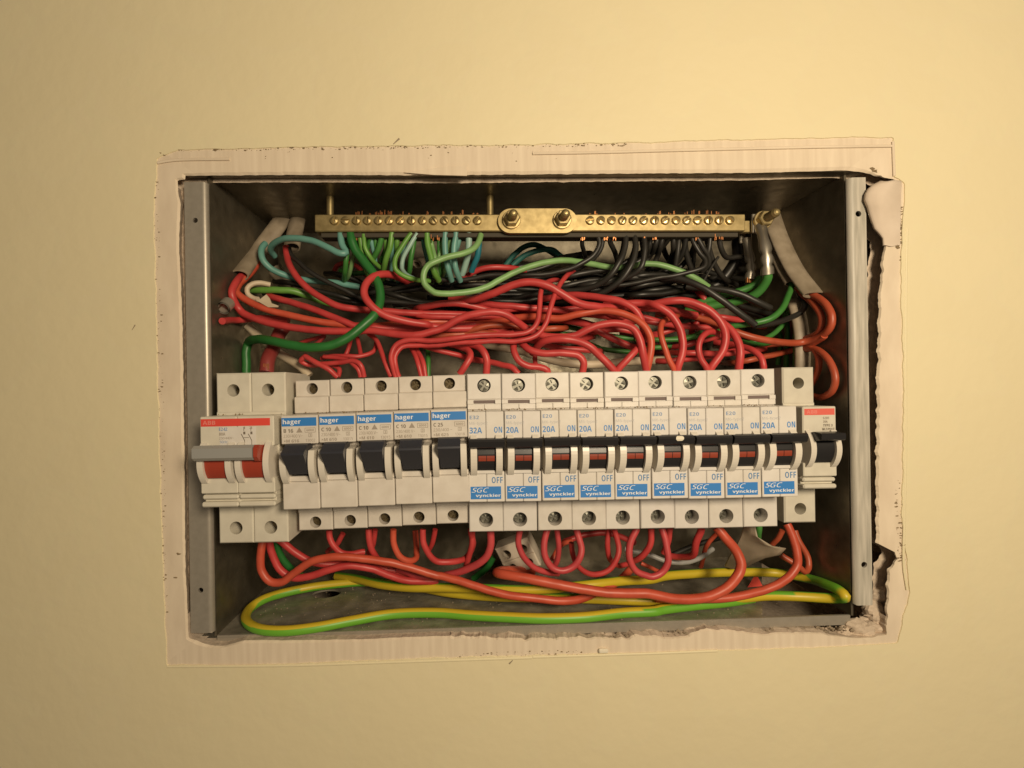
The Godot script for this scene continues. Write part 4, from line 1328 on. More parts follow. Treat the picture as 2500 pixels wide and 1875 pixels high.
	for k in 10:
		var xx := rng.randf_range(0, 1500)
		var yy := rng.randf_range(900, 1220)
		var zz := rng.randf_range(-48, -34)
		red("red_brown" if k % 3 == 0 else "red", rng.randf_range(1.5, 2.0), t(2, [xx - 420, yy + rng.randf_range(-50, 50), zz - 30, xx - 320, yy + rng.randf_range(-50, 50), zz, xx, yy + rng.randf_range(-50, 50), zz + 3, xx + 350, yy + rng.randf_range(-60, 60), zz, xx + 620, yy + rng.randf_range(-60, 80), zz, xx + 700, yy, zz - 30]))
	# a thin pair rising through the bundle
	red("red", 1.45, t(2, [1440, 590, -44, 1390, 575, -38, 1330, 610, -30, 1272, 690, -22, 1212, 820, -17, 1170, 960, -15, 1118, 1100, -14, 1030, 1200, -13, 850, 1252, -13, 600, 1252, -14, 300, 1272, -15, 0, 1292, -16]) + t(1, [1950, 1290, -16, 1800, 1310, -15, 1740, 1400, -14, 1745, 1490, -14, 1775, 1600, -16]), "thin red wire of an upright pair, the one that ends in a hook", "")
	red("red", 1.45, t(2, [1250, 655, -40, 1190, 658, -34, 1110, 692, -26, 1078, 780, -19, 1068, 950, -15, 1038, 1080, -13, 960, 1160, -12, 800, 1190, -12, 500, 1196, -12, 250, 1230, -12, 0, 1246, -13]) + t(1, [1850, 1242, -13, 1742, 1292, -13, 1700, 1400, -13, 1718, 1500, -14, 1745, 1600, -16]), "thin red wire of an upright pair, bending down to a C 10 breaker", "")
	# drops into the breakers
	drop("red", 1.9, t(2, [250, 1290, -26, 370, 1335, -20, 395, 1400, -16, 355, 1470, -15, 290, 1570, -16]))
	drop("red", 2.0, t(2, [200, 1280, -24, 430, 1290, -18, 510, 1340, -14, 552, 1420, -13, 548, 1580, -15]))
	drop("red", 1.7, t(2, [300, 1400, -30, 590, 1455, -24, 700, 1480, -20, 800, 1500, -17, 865, 1570, -16]))
	drop("red", 1.9, t(2, [850, 1200, -24, 818, 1290, -18, 822, 1360, -15, 865, 1440, -14, 950, 1490, -14, 1080, 1505, -14, 1145, 1535, -14, 1150, 1600, -16]))
	drop("red", 2.0, t(2, [800, 1180, -26, 880, 1262, -20, 960, 1330, -16, 1100, 1370, -14, 1300, 1370, -13, 1445, 1390, -13, 1492, 1450, -13, 1480, 1580, -15]))
	drop("red", 2.1, t(2, [1000, 1370, -30, 1060, 1300, -22, 1130, 1250, -17, 1260, 1232, -14, 1400, 1238, -13, 1540, 1292, -12, 1660, 1400, -13, 1800, 1545, -14, 1830, 1600, -16]))
	drop("red", 1.9, t(2, [2090, 1180, -22, 2040, 1300, -15, 1940, 1420, -13, 1840, 1530, -14, 1815, 1600, -16]))
	drop("red", 1.4, t(2, [1040, 1290, -32, 1025, 1380, -28, 1030, 1480, -26]))
	drop("red", 1.5, t(2, [-60, 1300, -26, 0, 1318, -24, 150, 1360, -24, 300, 1395, -26, 420, 1440, -34]))
	drop("red", 1.5, t(1, [860, 1395, -18, 1000, 1475, -15, 1100, 1530, -15, 1175, 1600, -17]))
	drop("red", 1.4, t(1, [1180, 1600, -22, 1190, 1520, -24, 1100, 1480, -24, 900, 1480, -22, 820, 1440, -20, 870, 1392, -18]))
	drop("red", 1.4, t(1, [880, 1480, -22, 1050, 1470, -20, 1200, 1460, -18, 1330, 1440, -16, 1400, 1485, -15, 1435, 1600, -17]))
	drop("red", 1.3, t(1, [1020, 1420, -26, 1100, 1395, -24, 1250, 1392, -22, 1400, 1395, -24, 1530, 1345, -28, 1560, 1250, -32]))
	drop("red", 1.3, t(1, [1040, 1400, -22, 1180, 1410, -20, 1290, 1450, -18, 1370, 1520, -16, 1400, 1600, -17]))
	drop("red", 1.3, t(1, [1310, 1210, -34, 1285, 1300, -30, 1245, 1390, -28, 1150, 1480, -26]))
	drop("red", 1.3, t(1, [1370, 1220, -34, 1385, 1300, -30, 1400, 1390, -26]))
	drop("red", 1.4, t(1, [1480, 1180, -32, 1545, 1230, -28, 1600, 1350, -22, 1650, 1480, -18, 1700, 1600, -17]))
	drop("red", 1.4, t(1, [1870, 1260, -28, 1905, 1340, -24, 1955, 1460, -18, 1995, 1600, -17]))
	drop("red", 1.4, t(1, [1910, 1270, -28, 1955, 1360, -24, 2010, 1470, -18, 2035, 1600, -17]))
	drop("red", 1.2, t(1, [800, 1275, -40, 930, 1235, -36, 1060, 1205, -34]))
	drop("red_pink", 1.2, t(1, [960, 1280, -36, 1000, 1260, -34, 1040, 1215, -34]))
	# thick taped red ends over the double pole switch
	var tp := red("red_dark", 4.0, t(1, [680, 1080, -40, 610, 1170, -38, 540, 1330, -30, 490, 1440, -22, 480, 1560, -20]), "thick dark red cable end with bare copper strands over the double pole switch", "")
	var cs := new_st()
	for k in 5:
		cbox(cs, P(530 + (455 + k * 12) / 4.0, 520 + 1500 / 4.0, -17) - t(1, [680, 1080, -40])[0], Vector3(0.35, 3.5, 0.35), 0.08)
	part("copper_strands", mesh_of(cs, M.copper), tp)
	# cream sheathed cables
	wire("cream_cable", "cream sheathed cable slanting down behind the thick dark green wire", "", M.sheath_cream, 2.6, t(1, [290, 1090, -46, 380, 1180, -42, 500, 1300, -38, 650, 1405, -34, 820, 1500, -30, 900, 1590, -30]))
	wire("cream_cable", "cream sheathed cable lying behind the red drops over the 20A breakers", "", M.sheath_cream, 2.6, t(2, [450, 1270, -56, 700, 1310, -52, 900, 1350, -50, 1150, 1425, -48, 1400, 1470, -46, 1700, 1472, -46, 2000, 1450, -48, 2300, 1440, -52]))

	# black wires from the bar
	black("charcoal", 1.3, t(2, [1490, 200, -28, 1488, 300, -32, 1500, 360, -38, 1520, 440, -48]))
	black("charcoal", 1.45, t(2, [1635, 200, -28, 1650, 310, -28, 1595, 415, -28, 1480, 490, -28, 1350, 548, -29, 1100, 600, -31, 850, 612, -33, 600, 605, -35, 350, 650, -37, 0, 662, -39]) + t(1, [1950, 690, -42, 1700, 745, -46, 1450, 780, -50]), "long black wire curving from the bar across the green loop")
	black("charcoal", 1.45, t(2, [1685, 200, -30, 1675, 330, -32, 1615, 430, -34, 1500, 520, -38, 1300, 600, -42, 1000, 640, -46, 600, 680, -48, 200, 720, -50]))
	black("charcoal", 1.5, t(2, [1740, 200, -29, 1760, 290, -32, 1800, 380, -38, 1830, 480, -48]))
	black("charcoal", 1.7, t(2, [1910, 200, -28, 1895, 340, -26, 1845, 480, -24, 1770, 600, -25, 1660, 690, -29, 1500, 742, -34, 1250, 765, -40, 1000, 800, -44, 700, 870, -48]))
	black("charcoal", 1.7, t(2, [1990, 200, -28, 2005, 340, -25, 1950, 530, -23, 1850, 670, -25, 1700, 770, -30, 1500, 830, -36, 1200, 860, -42]))
	black("charcoal", 1.6, t(2, [2085, 200, -28, 2095, 380, -26, 2060, 530, -26, 1955, 620, -30, 1750, 680, -36, 1450, 700, -42]))
	for q in [[150, 200, 110, 300, 60, 420, -48], [350, 200, 270, 330, 110, 430, -42], [430, 200, 370, 400, 310, 540, -46], [505, 200, 470, 390, 360, 530, -40], [330, 210, 200, 310, 60, 390, -52], [230, 210, 300, 400, 350, 520, -52]]:
		black("black", 1.6, t(3, [q[0], q[1], -29, q[2], q[3], q[6] + 6, q[4], q[5], q[6], q[4] - 220, q[5] + 130, q[6] - 3]))
	black("charcoal", 1.35, t(3, [540, 200, -29, 580, 300, -30, 640, 400, -30, 690, 460, -29, 680, 520, -28, 600, 560, -28, 400, 610, -30, 200, 640, -33, 0, 680, -36, -300, 720, -40]))
	black("charcoal", 1.4, t(3, [600, 220, -29, 670, 350, -30, 715, 430, -32, 720, 500, -34, 660, 580, -38]))
	black("charcoal", 1.35, t(3, [745, 200, -29, 725, 330, -30, 700, 420, -32, 650, 520, -38]))
	black("charcoal", 1.5, t(3, [820, 220, -29, 840, 350, -32, 890, 430, -36, 1000, 430, -38, 1080, 440, -40, 1120, 520, -46]))
	black("charcoal", 1.5, t(3, [1110, 150, -36, 1105, 300, -36, 1120, 420, -38]))
	black("charcoal", 0.8, t(3, [815, 430, -34, 740, 550, -33, 670, 670, -32]))
	black("black", 3.4, t(3, [1010, 180, -46, 1000, 300, -46, 1000, 420, -47, 900, 600, -50, 760, 720, -52, 500, 760, -54]), "thick black cable behind the small crimped lug")
	# bundle runs
	black("charcoal", 1.9, t(3, [250, 640, -36, 450, 645, -30, 650, 720, -25, 850, 850, -22, 1050, 1000, -21, 1175, 1095, -22]), "scuffed black wire running down to a bare bright tip")
	black("charcoal", 1.7, t(3, [1170, 1100, -28, 1300, 1085, -30, 1470, 1045, -33, 1620, 975, -38, 1660, 900, -44, 1610, 800, -54, 1560, 700, -62]), "black wire curling up into the tall flat sheath")
	black("charcoal", 1.9, t(3, [500, 720, -40, 800, 742, -32, 1000, 785, -28, 1180, 860, -26, 1320, 928, -27]), "stubby black wire ending cut off above the green earth wire")
	black("charcoal", 1.5, t(1, [700, 340, -46, 730, 420, -45, 800, 480, -42, 890, 560, -40, 1050, 655, -40, 1250, 755, -41, 1450, 840, -42, 1700, 868, -42, 2000, 890, -42]) + t(2, [150, 900, -44, 500, 930, -48]), "black wire leaving the sheath mouth with a red one")
	for q in [[700, 680, 1000, 760, 1350, 850, -46], [600, 800, 1000, 810, 1400, 880, -48], [1200, 600, 1350, 650, 1500, 740, -50], [1650, 780, 1950, 860, 2300, 900, -46], [1600, 840, 1900, 900, 2250, 930, -44], [1550, 760, 1800, 760, 2150, 700, -50], [1700, 690, 2000, 740, 2300, 800, -52]]:
		black("black", 1.7, t(1, [q[0] - 140, q[1] - 10, q[6] - 30, q[0], q[1], q[6], q[2], q[3], q[6], q[4], q[5], q[6] - 4, q[4] + 90, q[5] + 5, q[6] - 34]), BLK_RUN)
	for q in [[300, 700, 800, 690, 1300, 640, -46], [200, 760, 700, 800, 1200, 800, -50], [500, 850, 900, 860, 1300, 790, -46], [1300, 620, 1700, 560, 2100, 590, -40], [1250, 720, 1600, 650, 2200, 640, -44], [1400, 780, 1800, 720, 2250, 700, -46], [1500, 830, 1900, 800, 2300, 740, -48], [600, 630, 1000, 560, 1400, 430, -54], [700, 560, 1100, 480, 1500, 400, -58], [1500, 700, 1900, 640, 2300, 620, -38]]:
		black("charcoal" if q[6] > -47 else "black", 1.75, t(2, [q[0] - 190, q[1] + 10, q[6] - 32, q[0], q[1], q[6], q[2], q[3], q[6] + 1, q[4], q[5], q[6] - 4, q[4] + 90, q[5] + 5, q[6] - 34]), BLK_RUN)
	for q in [[0, 620, 300, 600, 600, 620, -38], [0, 720, 400, 660, 700, 720, -40], [100, 760, 450, 730, 800, 740, -44], [0, 800, 250, 790, 450, 760, -38], [200, 840, 600, 800, 900, 830, -48], [700, 790, 1000, 900, 1300, 980, -50], [300, 560, 600, 620, 800, 700, -52], [500, 660, 760, 640, 1000, 560, -54], [650, 560, 800, 600, 1000, 640, -56], [800, 900, 1000, 920, 1200, 1000, -52]]:
		black("black", 1.8, t(3, [q[0] - 190, q[1] + 10, q[6] - 32, q[0], q[1], q[6], q[2], q[3], q[6], q[4], q[5], q[6] - 4, q[4] + 90, q[5] + 5, q[6] - 34]), BLK_RUN)

	for k in 16:
		var xx := rng.randf_range(-100, 900)
		var yy := rng.randf_range(600, 1000)
		var zz := rng.randf_range(-66, -52)
		black("black", 1.8, t(2, [xx - 300, yy + rng.randf_range(-60, 60), zz, xx + 200, yy + rng.randf_range(-50, 50), zz + 4, xx + 700, yy + rng.randf_range(-60, 60), zz, xx + 1200, yy + rng.randf_range(-80, 80), zz - 3]), BLK_RUN)
	# greens and teals from the earth half of the bar
	green("deep_green", 2.6, t(1, [1305, 190, -28, 1315, 260, -27, 1350, 360, -27, 1430, 470, -27, 1520, 590, -26, 1580, 720, -24, 1590, 850, -22, 1545, 980, -18, 1440, 1095, -15, 1280, 1220, -13, 1100, 1292, -12, 900, 1315, -13, 700, 1282, -15, 500, 1240, -20, 380, 1232, -28, 312, 1275, -40, 290, 1350, -52, 288, 1450, -58, 290, 1580, -60]), "thick dark green wire crossing in front of the red bundle", "green_wire")
	for q in [["leaf_green", 1.5, [1395, 200, -28, 1415, 340, -29, 1435, 450, -32, 1480, 540, -38]], ["leaf_green", 1.3, [1432, 210, -27, 1450, 350, -27, 1500, 440, -29, 1560, 505, -34, 1640, 560, -42]], ["green", 1.5, [1505, 200, -29, 1480, 320, -34, 1440, 420, -40]], ["green", 1.7, [1620, 200, -28, 1580, 340, -31, 1520, 450, -36, 1480, 540, -42]], ["leaf_green", 1.7, [1710, 190, -27, 1690, 340, -28, 1645, 460, -31, 1625, 570, -38]], ["leaf_green", 1.4, [1900, 200, -27, 1810, 330, -26, 1735, 450, -25, 1735, 545, -25, 1805, 605, -27, 1930, 645, -30, 2080, 665, -36]], ["leaf_green", 1.8, [2050, 200, -27, 2060, 300, -27, 2085, 420, -27, 2120, 570, -28, 2165, 660, -34]], ["green", 1.6, [1720, 210, -32, 1660, 330, -40, 1600, 480, -46]], ["green", 1.6, [1560, 560, -54, 1350, 590, -56, 1200, 560, -60]]]:
		green(q[0], q[1], t(1, q[2]))
	green("pale_green", 1.75, t(2, [495, 215, -26, 480, 275, -24, 430, 345, -22, 330, 395, -20, 150, 440, -17, 0, 500, -15, -40, 540, -14]) + t(1, [2015, 610, -14, 2025, 690, -14, 2110, 765, -14]) + t(2, [60, 780, -14, 200, 790, -15, 350, 772, -16, 550, 722, -18, 700, 645, -20, 900, 545, -22, 1100, 485, -24, 1300, 466, -27, 1450, 480, -31, 1600, 505, -34, 1750, 530, -36]) + t(3, [-80, 530, -37, 120, 500, -34, 300, 520, -32, 450, 570, -31, 600, 640, -31, 690, 705, -33, 800, 800, -40]), "pale green wire with a wide open loop in front of the bundle", "green_wire")
	for q in [["pale_teal", 1.3, 1, [1955, 200, -27, 1880, 330, -27, 1812, 450, -28, 1800, 530, -29, 1835, 585, -33, 1920, 640, -40]], ["teal", 1.3, 1, [1795, 200, -30, 1740, 310, -34, 1690, 400, -40]], ["teal", 1.75, 2, [150, 190, -27, 150, 400, -28, 180, 560, -30, 210, 660, -36]], ["teal", 1.7, 2, [252, 190, -27, 228, 400, -28, 248, 550, -30, 295, 665, -36]], ["pale_teal", 1.9, 2, [382, 190, -28, 372, 400, -31, 310, 600, -38]], ["deep_teal", 1.8, 2, [485, 220, -29, 465, 420, -32, 405, 570, -38]], ["dark_teal", 1.8, 2, [730, 520, -60, 830, 400, -62, 930, 330, -64, 1020, 310, -66, 1120, 345, -70, 1250, 420, -76]], ["dark_teal", 1.8, 2, [800, 520, -56, 920, 420, -58, 1080, 360, -60, 1200, 362, -62, 1290, 430, -66]]]:
		green(q[0], q[1], t(q[2], q[3]), "teal wire under the brass bar", "teal_wire")
	green("teal", 1.9, t(1, [1205, 190, -28, 1225, 310, -26, 1262, 385, -24, 1215, 395, -23, 1100, 345, -24, 950, 282, -26, 780, 250, -29, 640, 258, -34, 550, 305, -40, 520, 370, -46, 560, 420, -52]), "teal wire with a sharp kink, arching over the sheath mouth", "teal_wire")
	green("teal", 1.9, t(1, [470, 300, -44, 432, 360, -40, 440, 450, -38, 510, 535, -40, 620, 592, -44, 800, 640, -47, 1000, 665, -48, 1200, 685, -47, 1390, 725, -48]), "teal wire hooking round the beige sheath", "teal_wire")
	green("leaf_green", 2.1, t(1, [330, 750, -40, 450, 752, -38, 600, 755, -38, 760, 765, -40, 1000, 850, -46, 1150, 900, -50]), "bright green wire poking out of a split cream sleeve", "green_wire")
	for k in 16:
		var x0 := 1250.0 + 1150.0 * (k + rng.randf() * 0.7) / 16.0
		var lean := rng.randf_range(-110, 110)
		var zz := rng.randf_range(-46, -34)
		var tone: String = ["leaf_green", "green", "teal", "pale_green", "dark_teal", "green"][rng.randi() % 6]
		green(tone, rng.randf_range(1.2, 1.7), t(1, [x0, 205, -31, x0 + lean * 0.25, 320, -33, x0 + lean * 0.7, 440, zz + 4, x0 + lean, 560, zz, x0 + lean * 1.6, 680, zz - 14]), GRN if not tone.ends_with("teal") else "teal wire under the brass bar", "green_wire" if not tone.ends_with("teal") else "teal_wire")
	for k in 12:
		var x0 := -100.0 + 850.0 * (k + rng.randf() * 0.7) / 12.0
		var lean := rng.randf_range(-160, 90)
		var zz := rng.randf_range(-48, -34)
		black("charcoal", rng.randf_range(1.3, 1.7), t(3, [x0, 205, -31, x0 + lean * 0.2, 320, -33, x0 + lean * 0.6, 430, zz + 3, x0 + lean * 1.3, 540, zz, x0 + lean * 2.4, 640, zz - 4, x0 + lean * 4.0, 700, zz - 24]))
	# right-hand greens with crimped lugs
	var lg := green("green", 2.5, t(3, [1295, 580, -20, 1300, 630, -21, 1260, 710, -24, 1170, 800, -28, 1000, 865, -34, 800, 900, -40, 500, 960, -48]), "thick green wire crimped into the large shiny lug", "green_wire")
	lug(lg, t(3, [1295, 580, -20])[0], t(3, [1225, 130, -26, 1240, 190, -24, 1270, 330, -20, 1285, 420, -19, 1290, 500, -19, 1294, 600, -20]), 3.5)
	var lg2 := green("green", 2.1, t(3, [1230, 630, -30, 1180, 690, -31, 1110, 730, -33, 980, 780, -36, 800, 830, -40, 600, 880, -46]), "thick green wire behind the large lug", "green_wire")
	var lg3 := wire("lug_wire", "short wire with a small crimped lug and copper end beside the large lug", "", M.wire_black, 1.8, t(3, [1100, 690, -34, 1060, 740, -38, 960, 760, -44, 800, 780, -50]))
	lug(lg3, t(3, [1100, 690, -34])[0], t(3, [1090, 250, -36, 1110, 380, -35, 1128, 480, -33, 1132, 560, -32, 1120, 650, -32]), 2.9)
	var ce := new_st()
	for k in 8:
		cbox(ce, t(3, [1085 + k * 6, 655, -32 + (k % 3) * 0.8])[0] - t(3, [1100, 690, -34])[0], Vector3(0.6, 3.2, 0.6), 0.15)
	part("copper_strands", mesh_of(ce, M.copper), lg3)
	green("green", 1.75, t(3, [1515, 600, -50, 1525, 680, -40, 1505, 790, -31, 1440, 930, -25, 1320, 1035, -23, 1150, 1080, -25, 950, 1105, -30, 750, 1180, -38, 500, 1220, -44, 300, 1240, -48]), "green wire leaving the tall flat sheath and curving under the black wire", "green_wire")
	for q in [[3, [1525, 830, -56, 1490, 1000, -50, 1400, 1130, -46, 1270, 1220, -44, 1000, 1300, -48]], [3, [650, 1165, -42, 520, 1220, -42, 300, 1235, -44, 0, 1230, -48]], [3, [1010, 1245, -40, 1180, 1278, -42, 1350, 1260, -48]], [3, [1440, 900, -60, 1480, 1100, -58, 1485, 1300, -58, 1480, 1520, -58]], [3, [1580, 1050, -64, 1560, 1200, -62, 1575, 1400, -60, 1570, 1560, -60]], [3, [1380, 1140, -58, 1420, 1200, -56, 1400, 1480, -56]], [2, [1080, 1100, -52, 1300, 1110, -50, 1600, 1170, -50, 1900, 1220, -50, 2200, 1230, -50]], [2, [1100, 1150, -54, 1350, 1190, -54, 1700, 1330, -54, 2100, 1370, -54]], [1, [2055, 1330, -40, 2058, 1450, -34, 2060, 1600, -32]], [3, [100, 1320, -50, 400, 1290, -50, 700, 1220, -50]]]:
		green("green", 1.5, t(q[0], q[1]), "dark green wire deep behind the red drops over the %s breaker" % near(t(q[0], q[1])[1].x), "green_wire").set_meta("group", "dark green wires behind the red ones")

func lug(parent: Node3D, origin: Vector3, pts: Array, r: float) -> void:
	var local := []
	for p in pts: local.append(p - origin)
	var path := spline(local, 0.8)
	var me := tube(path, r, r * 0.85, M.tin_lug, 18, true, null, func(f: float) -> float:
		return 1.0 - 0.34 * exp(-pow((f - 0.62) / 0.05, 2.0)) - 0.3 * exp(-pow((f - 0.82) / 0.04, 2.0)) - 0.22 * exp(-pow((f - 0.25) / 0.16, 2.0)))
	part("crimp_lug", me, parent)
	var st := new_st()
	cbox(st, local[0] + Vector3(0, 2.0, -1.2), Vector3(r * 2.5, r * 3.2, 1.6), 0.4)
	part("lug_tongue", mesh_of(st, M.tin_lug), parent)

func sheath(called: String, label: String, m: Material, wide: float, thick: float, pts: Array, group := "") -> Node3D:
	var origin: Vector3 = pts[0]
	var local := []
	for p in pts: local.append(p - origin)
	var path := spline(local, 2.0)
	var o := thing(called, label, "cable sheath", group, origin)
	part("outer_skin", tube(path, wide, thick, m, 20, false), o)
	part("inner_skin", tube(path, wide - 0.8, maxf(thick - 0.8, 0.4), m, 20, false), o)
	# rim that closes the cut edge at the mouth
	var st := new_st()
	var n := path.size()
	var d := (path[n - 1] - path[n - 2]).normalized()
	var side := d.cross(Vector3(0, 0, 1)).normalized()
	var up := side.cross(d).normalized()
	for k in 20:
		var a := TAU * k / 20
		var b := TAU * (k + 1) / 20
		var e := path[n - 1]
		quad(st, e + side * cos(a) * wide + up * sin(a) * thick, e + side * cos(b) * wide + up * sin(b) * thick, e + side * cos(b) * (wide - 0.8) + up * sin(b) * (thick - 0.8), e + side * cos(a) * (wide - 0.8) + up * sin(a) * (thick - 0.8), d)
	part("cut_rim", mesh_of(st, m), o)
	return o

func sheaths() -> void:
	sheath("cable_sheath", "long flattened beige sheath slanting down to the steel flange", M.sheath, 5.6, 3.6, t(1, [680, 0, -72, 560, 170, -66, 430, 340, -60, 300, 500, -54, 215, 610, -50]))
	sheath("cable_sheath", "beige sheath with a torn cream mouth where a red and a black wire leave", M.sheath, 5.2, 3.8, t(1, [800, 10, -74, 770, 140, -64, 745, 260, -54, 730, 340, -48]))
	sheath("cable_sheath", "beige sheath half hidden behind the teal loop", M.sheath, 4.6, 3.0, t(1, [560, 560, -70, 640, 640, -68, 700, 740, -68]))
	sheath("cable_sheath", "tall flat beige sheath behind the crimped lugs", M.sheath, 7.2, 2.8, t(3, [1280, -60, -80, 1330, 150, -74, 1430, 400, -66, 1500, 560, -60, 1580, 690, -56]))
	sheath("cable_sheath", "brownish flat sheath lying against the painted flange", M.sheath, 7.0, 2.4, t(3, [1330, -40, -90, 1430, 250, -86, 1580, 560, -82, 1760, 800, -78]))
	sheath("cable_sheath", "upright beige sheath deep behind the brown red loop", M.sheath, 4.6, 2.6, t(3, [1560, 850, -84, 1620, 1100, -82, 1640, 1350, -80, 1640, 1560, -80]))
	sheath("cable_sheath", "small beige sheath stub under the brass bar", M.sheath_cream, 3.2, 2.2, t(1, [2040, 470, -66, 1990, 480, -58, 1950, 500, -52]))
	# split cream sleeve curling round the green wire
	var pts := t(1, [520, 700, -36, 430, 682, -34, 345, 690, -32, 292, 735, -31, 300, 790, -31, 345, 825, -31, 400, 842, -30])
	var sl := wire("split_sleeve", "split cream sleeve curled round the bright green wire end", "", M.sheath_cream, 1.5, pts)
	sl.set_meta("category", "sleeve")
	var tab := new_st()
	var q := t(1, [395, 860, -26, 480, 795, -27, 510, 830, -26, 530, 880, -25, 600, 905, -24, 590, 920, -24, 500, 920, -25])
	for k in range(1, 6):
		tri(tab, q[0], q[k], q[k + 1], Vector3.BACK)
		tri(tab, q[0] + Vector3(0, 0, -0.8), q[k] + Vector3(0, 0, -0.8), q[k + 1] + Vector3(0, 0, -0.8), Vector3.FORWARD)
	for k in 7: quad(tab, q[k], q[(k + 1) % 7], q[(k + 1) % 7] + Vector3(0, 0, -0.8), q[k] + Vector3(0, 0, -0.8), q[k] - q[0])
	var tb := part("sleeve_flap", mesh_of(tab, M.sheath_cream), self)
	tb.name = numbered("sleeve_flap")
	tag(tb, "torn cream scrap of sleeve lying over the red wires", "scrap")
	# ring of bare metal conduit at the far side
	sheath("conduit_end", "grey metal conduit end behind the red wires at the steel flange", M.flange_steel, 3.6, 3.6, t(1, [60, 930, -80, 90, 900, -66, 110, 880, -56]))
	# torn sheath under the breakers
	var o := thing("torn_sheath", "torn beige sheath spread open below the last 20A breaker", "cable sheath")
	var st := new_st()
	var L := t(6, [1075, 240, -20, 1030, 360, -24, 980, 460, -28, 930, 560, -34, 890, 660, -42])
	var R := t(6, [1165, 240, -18, 1185, 350, -15, 1300, 420, -13, 1420, 490, -12, 1500, 480, -11])
	var R2 := t(6, [1500, 485, -11, 1440, 540, -15, 1250, 580, -22, 1140, 630, -30, 1050, 665, -40])
	var rows := []
	for k in 9:
		var f := k / 8.0
		var row := []
		var lp: Vector3 = spline(L, 1.0)[int(f * (spline(L, 1.0).size() - 1))]
		var edge := R + R2.slice(1)
		var sp := spline(edge, 1.0)
		var rp: Vector3 = sp[int(f * (sp.size() - 1))]
		for j in 9:
			var g := j / 8.0
			var p := lp.lerp(rp, g)
			p.z += 3.5 * sin(g * PI) * (1 - f * 0.4) + 0.8 * sin(g * 9 + f * 5)
			row.append(p)
		rows.append(row)
	for k in 8:
		for j in 8:
			quad(st, rows[k][j], rows[k][j + 1], rows[k + 1][j + 1], rows[k + 1][j], Vector3.BACK)
			var dz := Vector3(0, 0, -0.9)
			quad(st, rows[k][j] + dz, rows[k][j + 1] + dz, rows[k + 1][j + 1] + dz, rows[k + 1][j] + dz, Vector3.FORWARD)
	for k in 8: quad(st, rows[k][8], rows[k + 1][8], rows[k + 1][8] + Vector3(0, 0, -0.9), rows[k][8] + Vector3(0, 0, -0.9), Vector3.RIGHT)
	st.generate_normals()
	part("sheath_sheet", mesh_of(st, M.sheath), o)

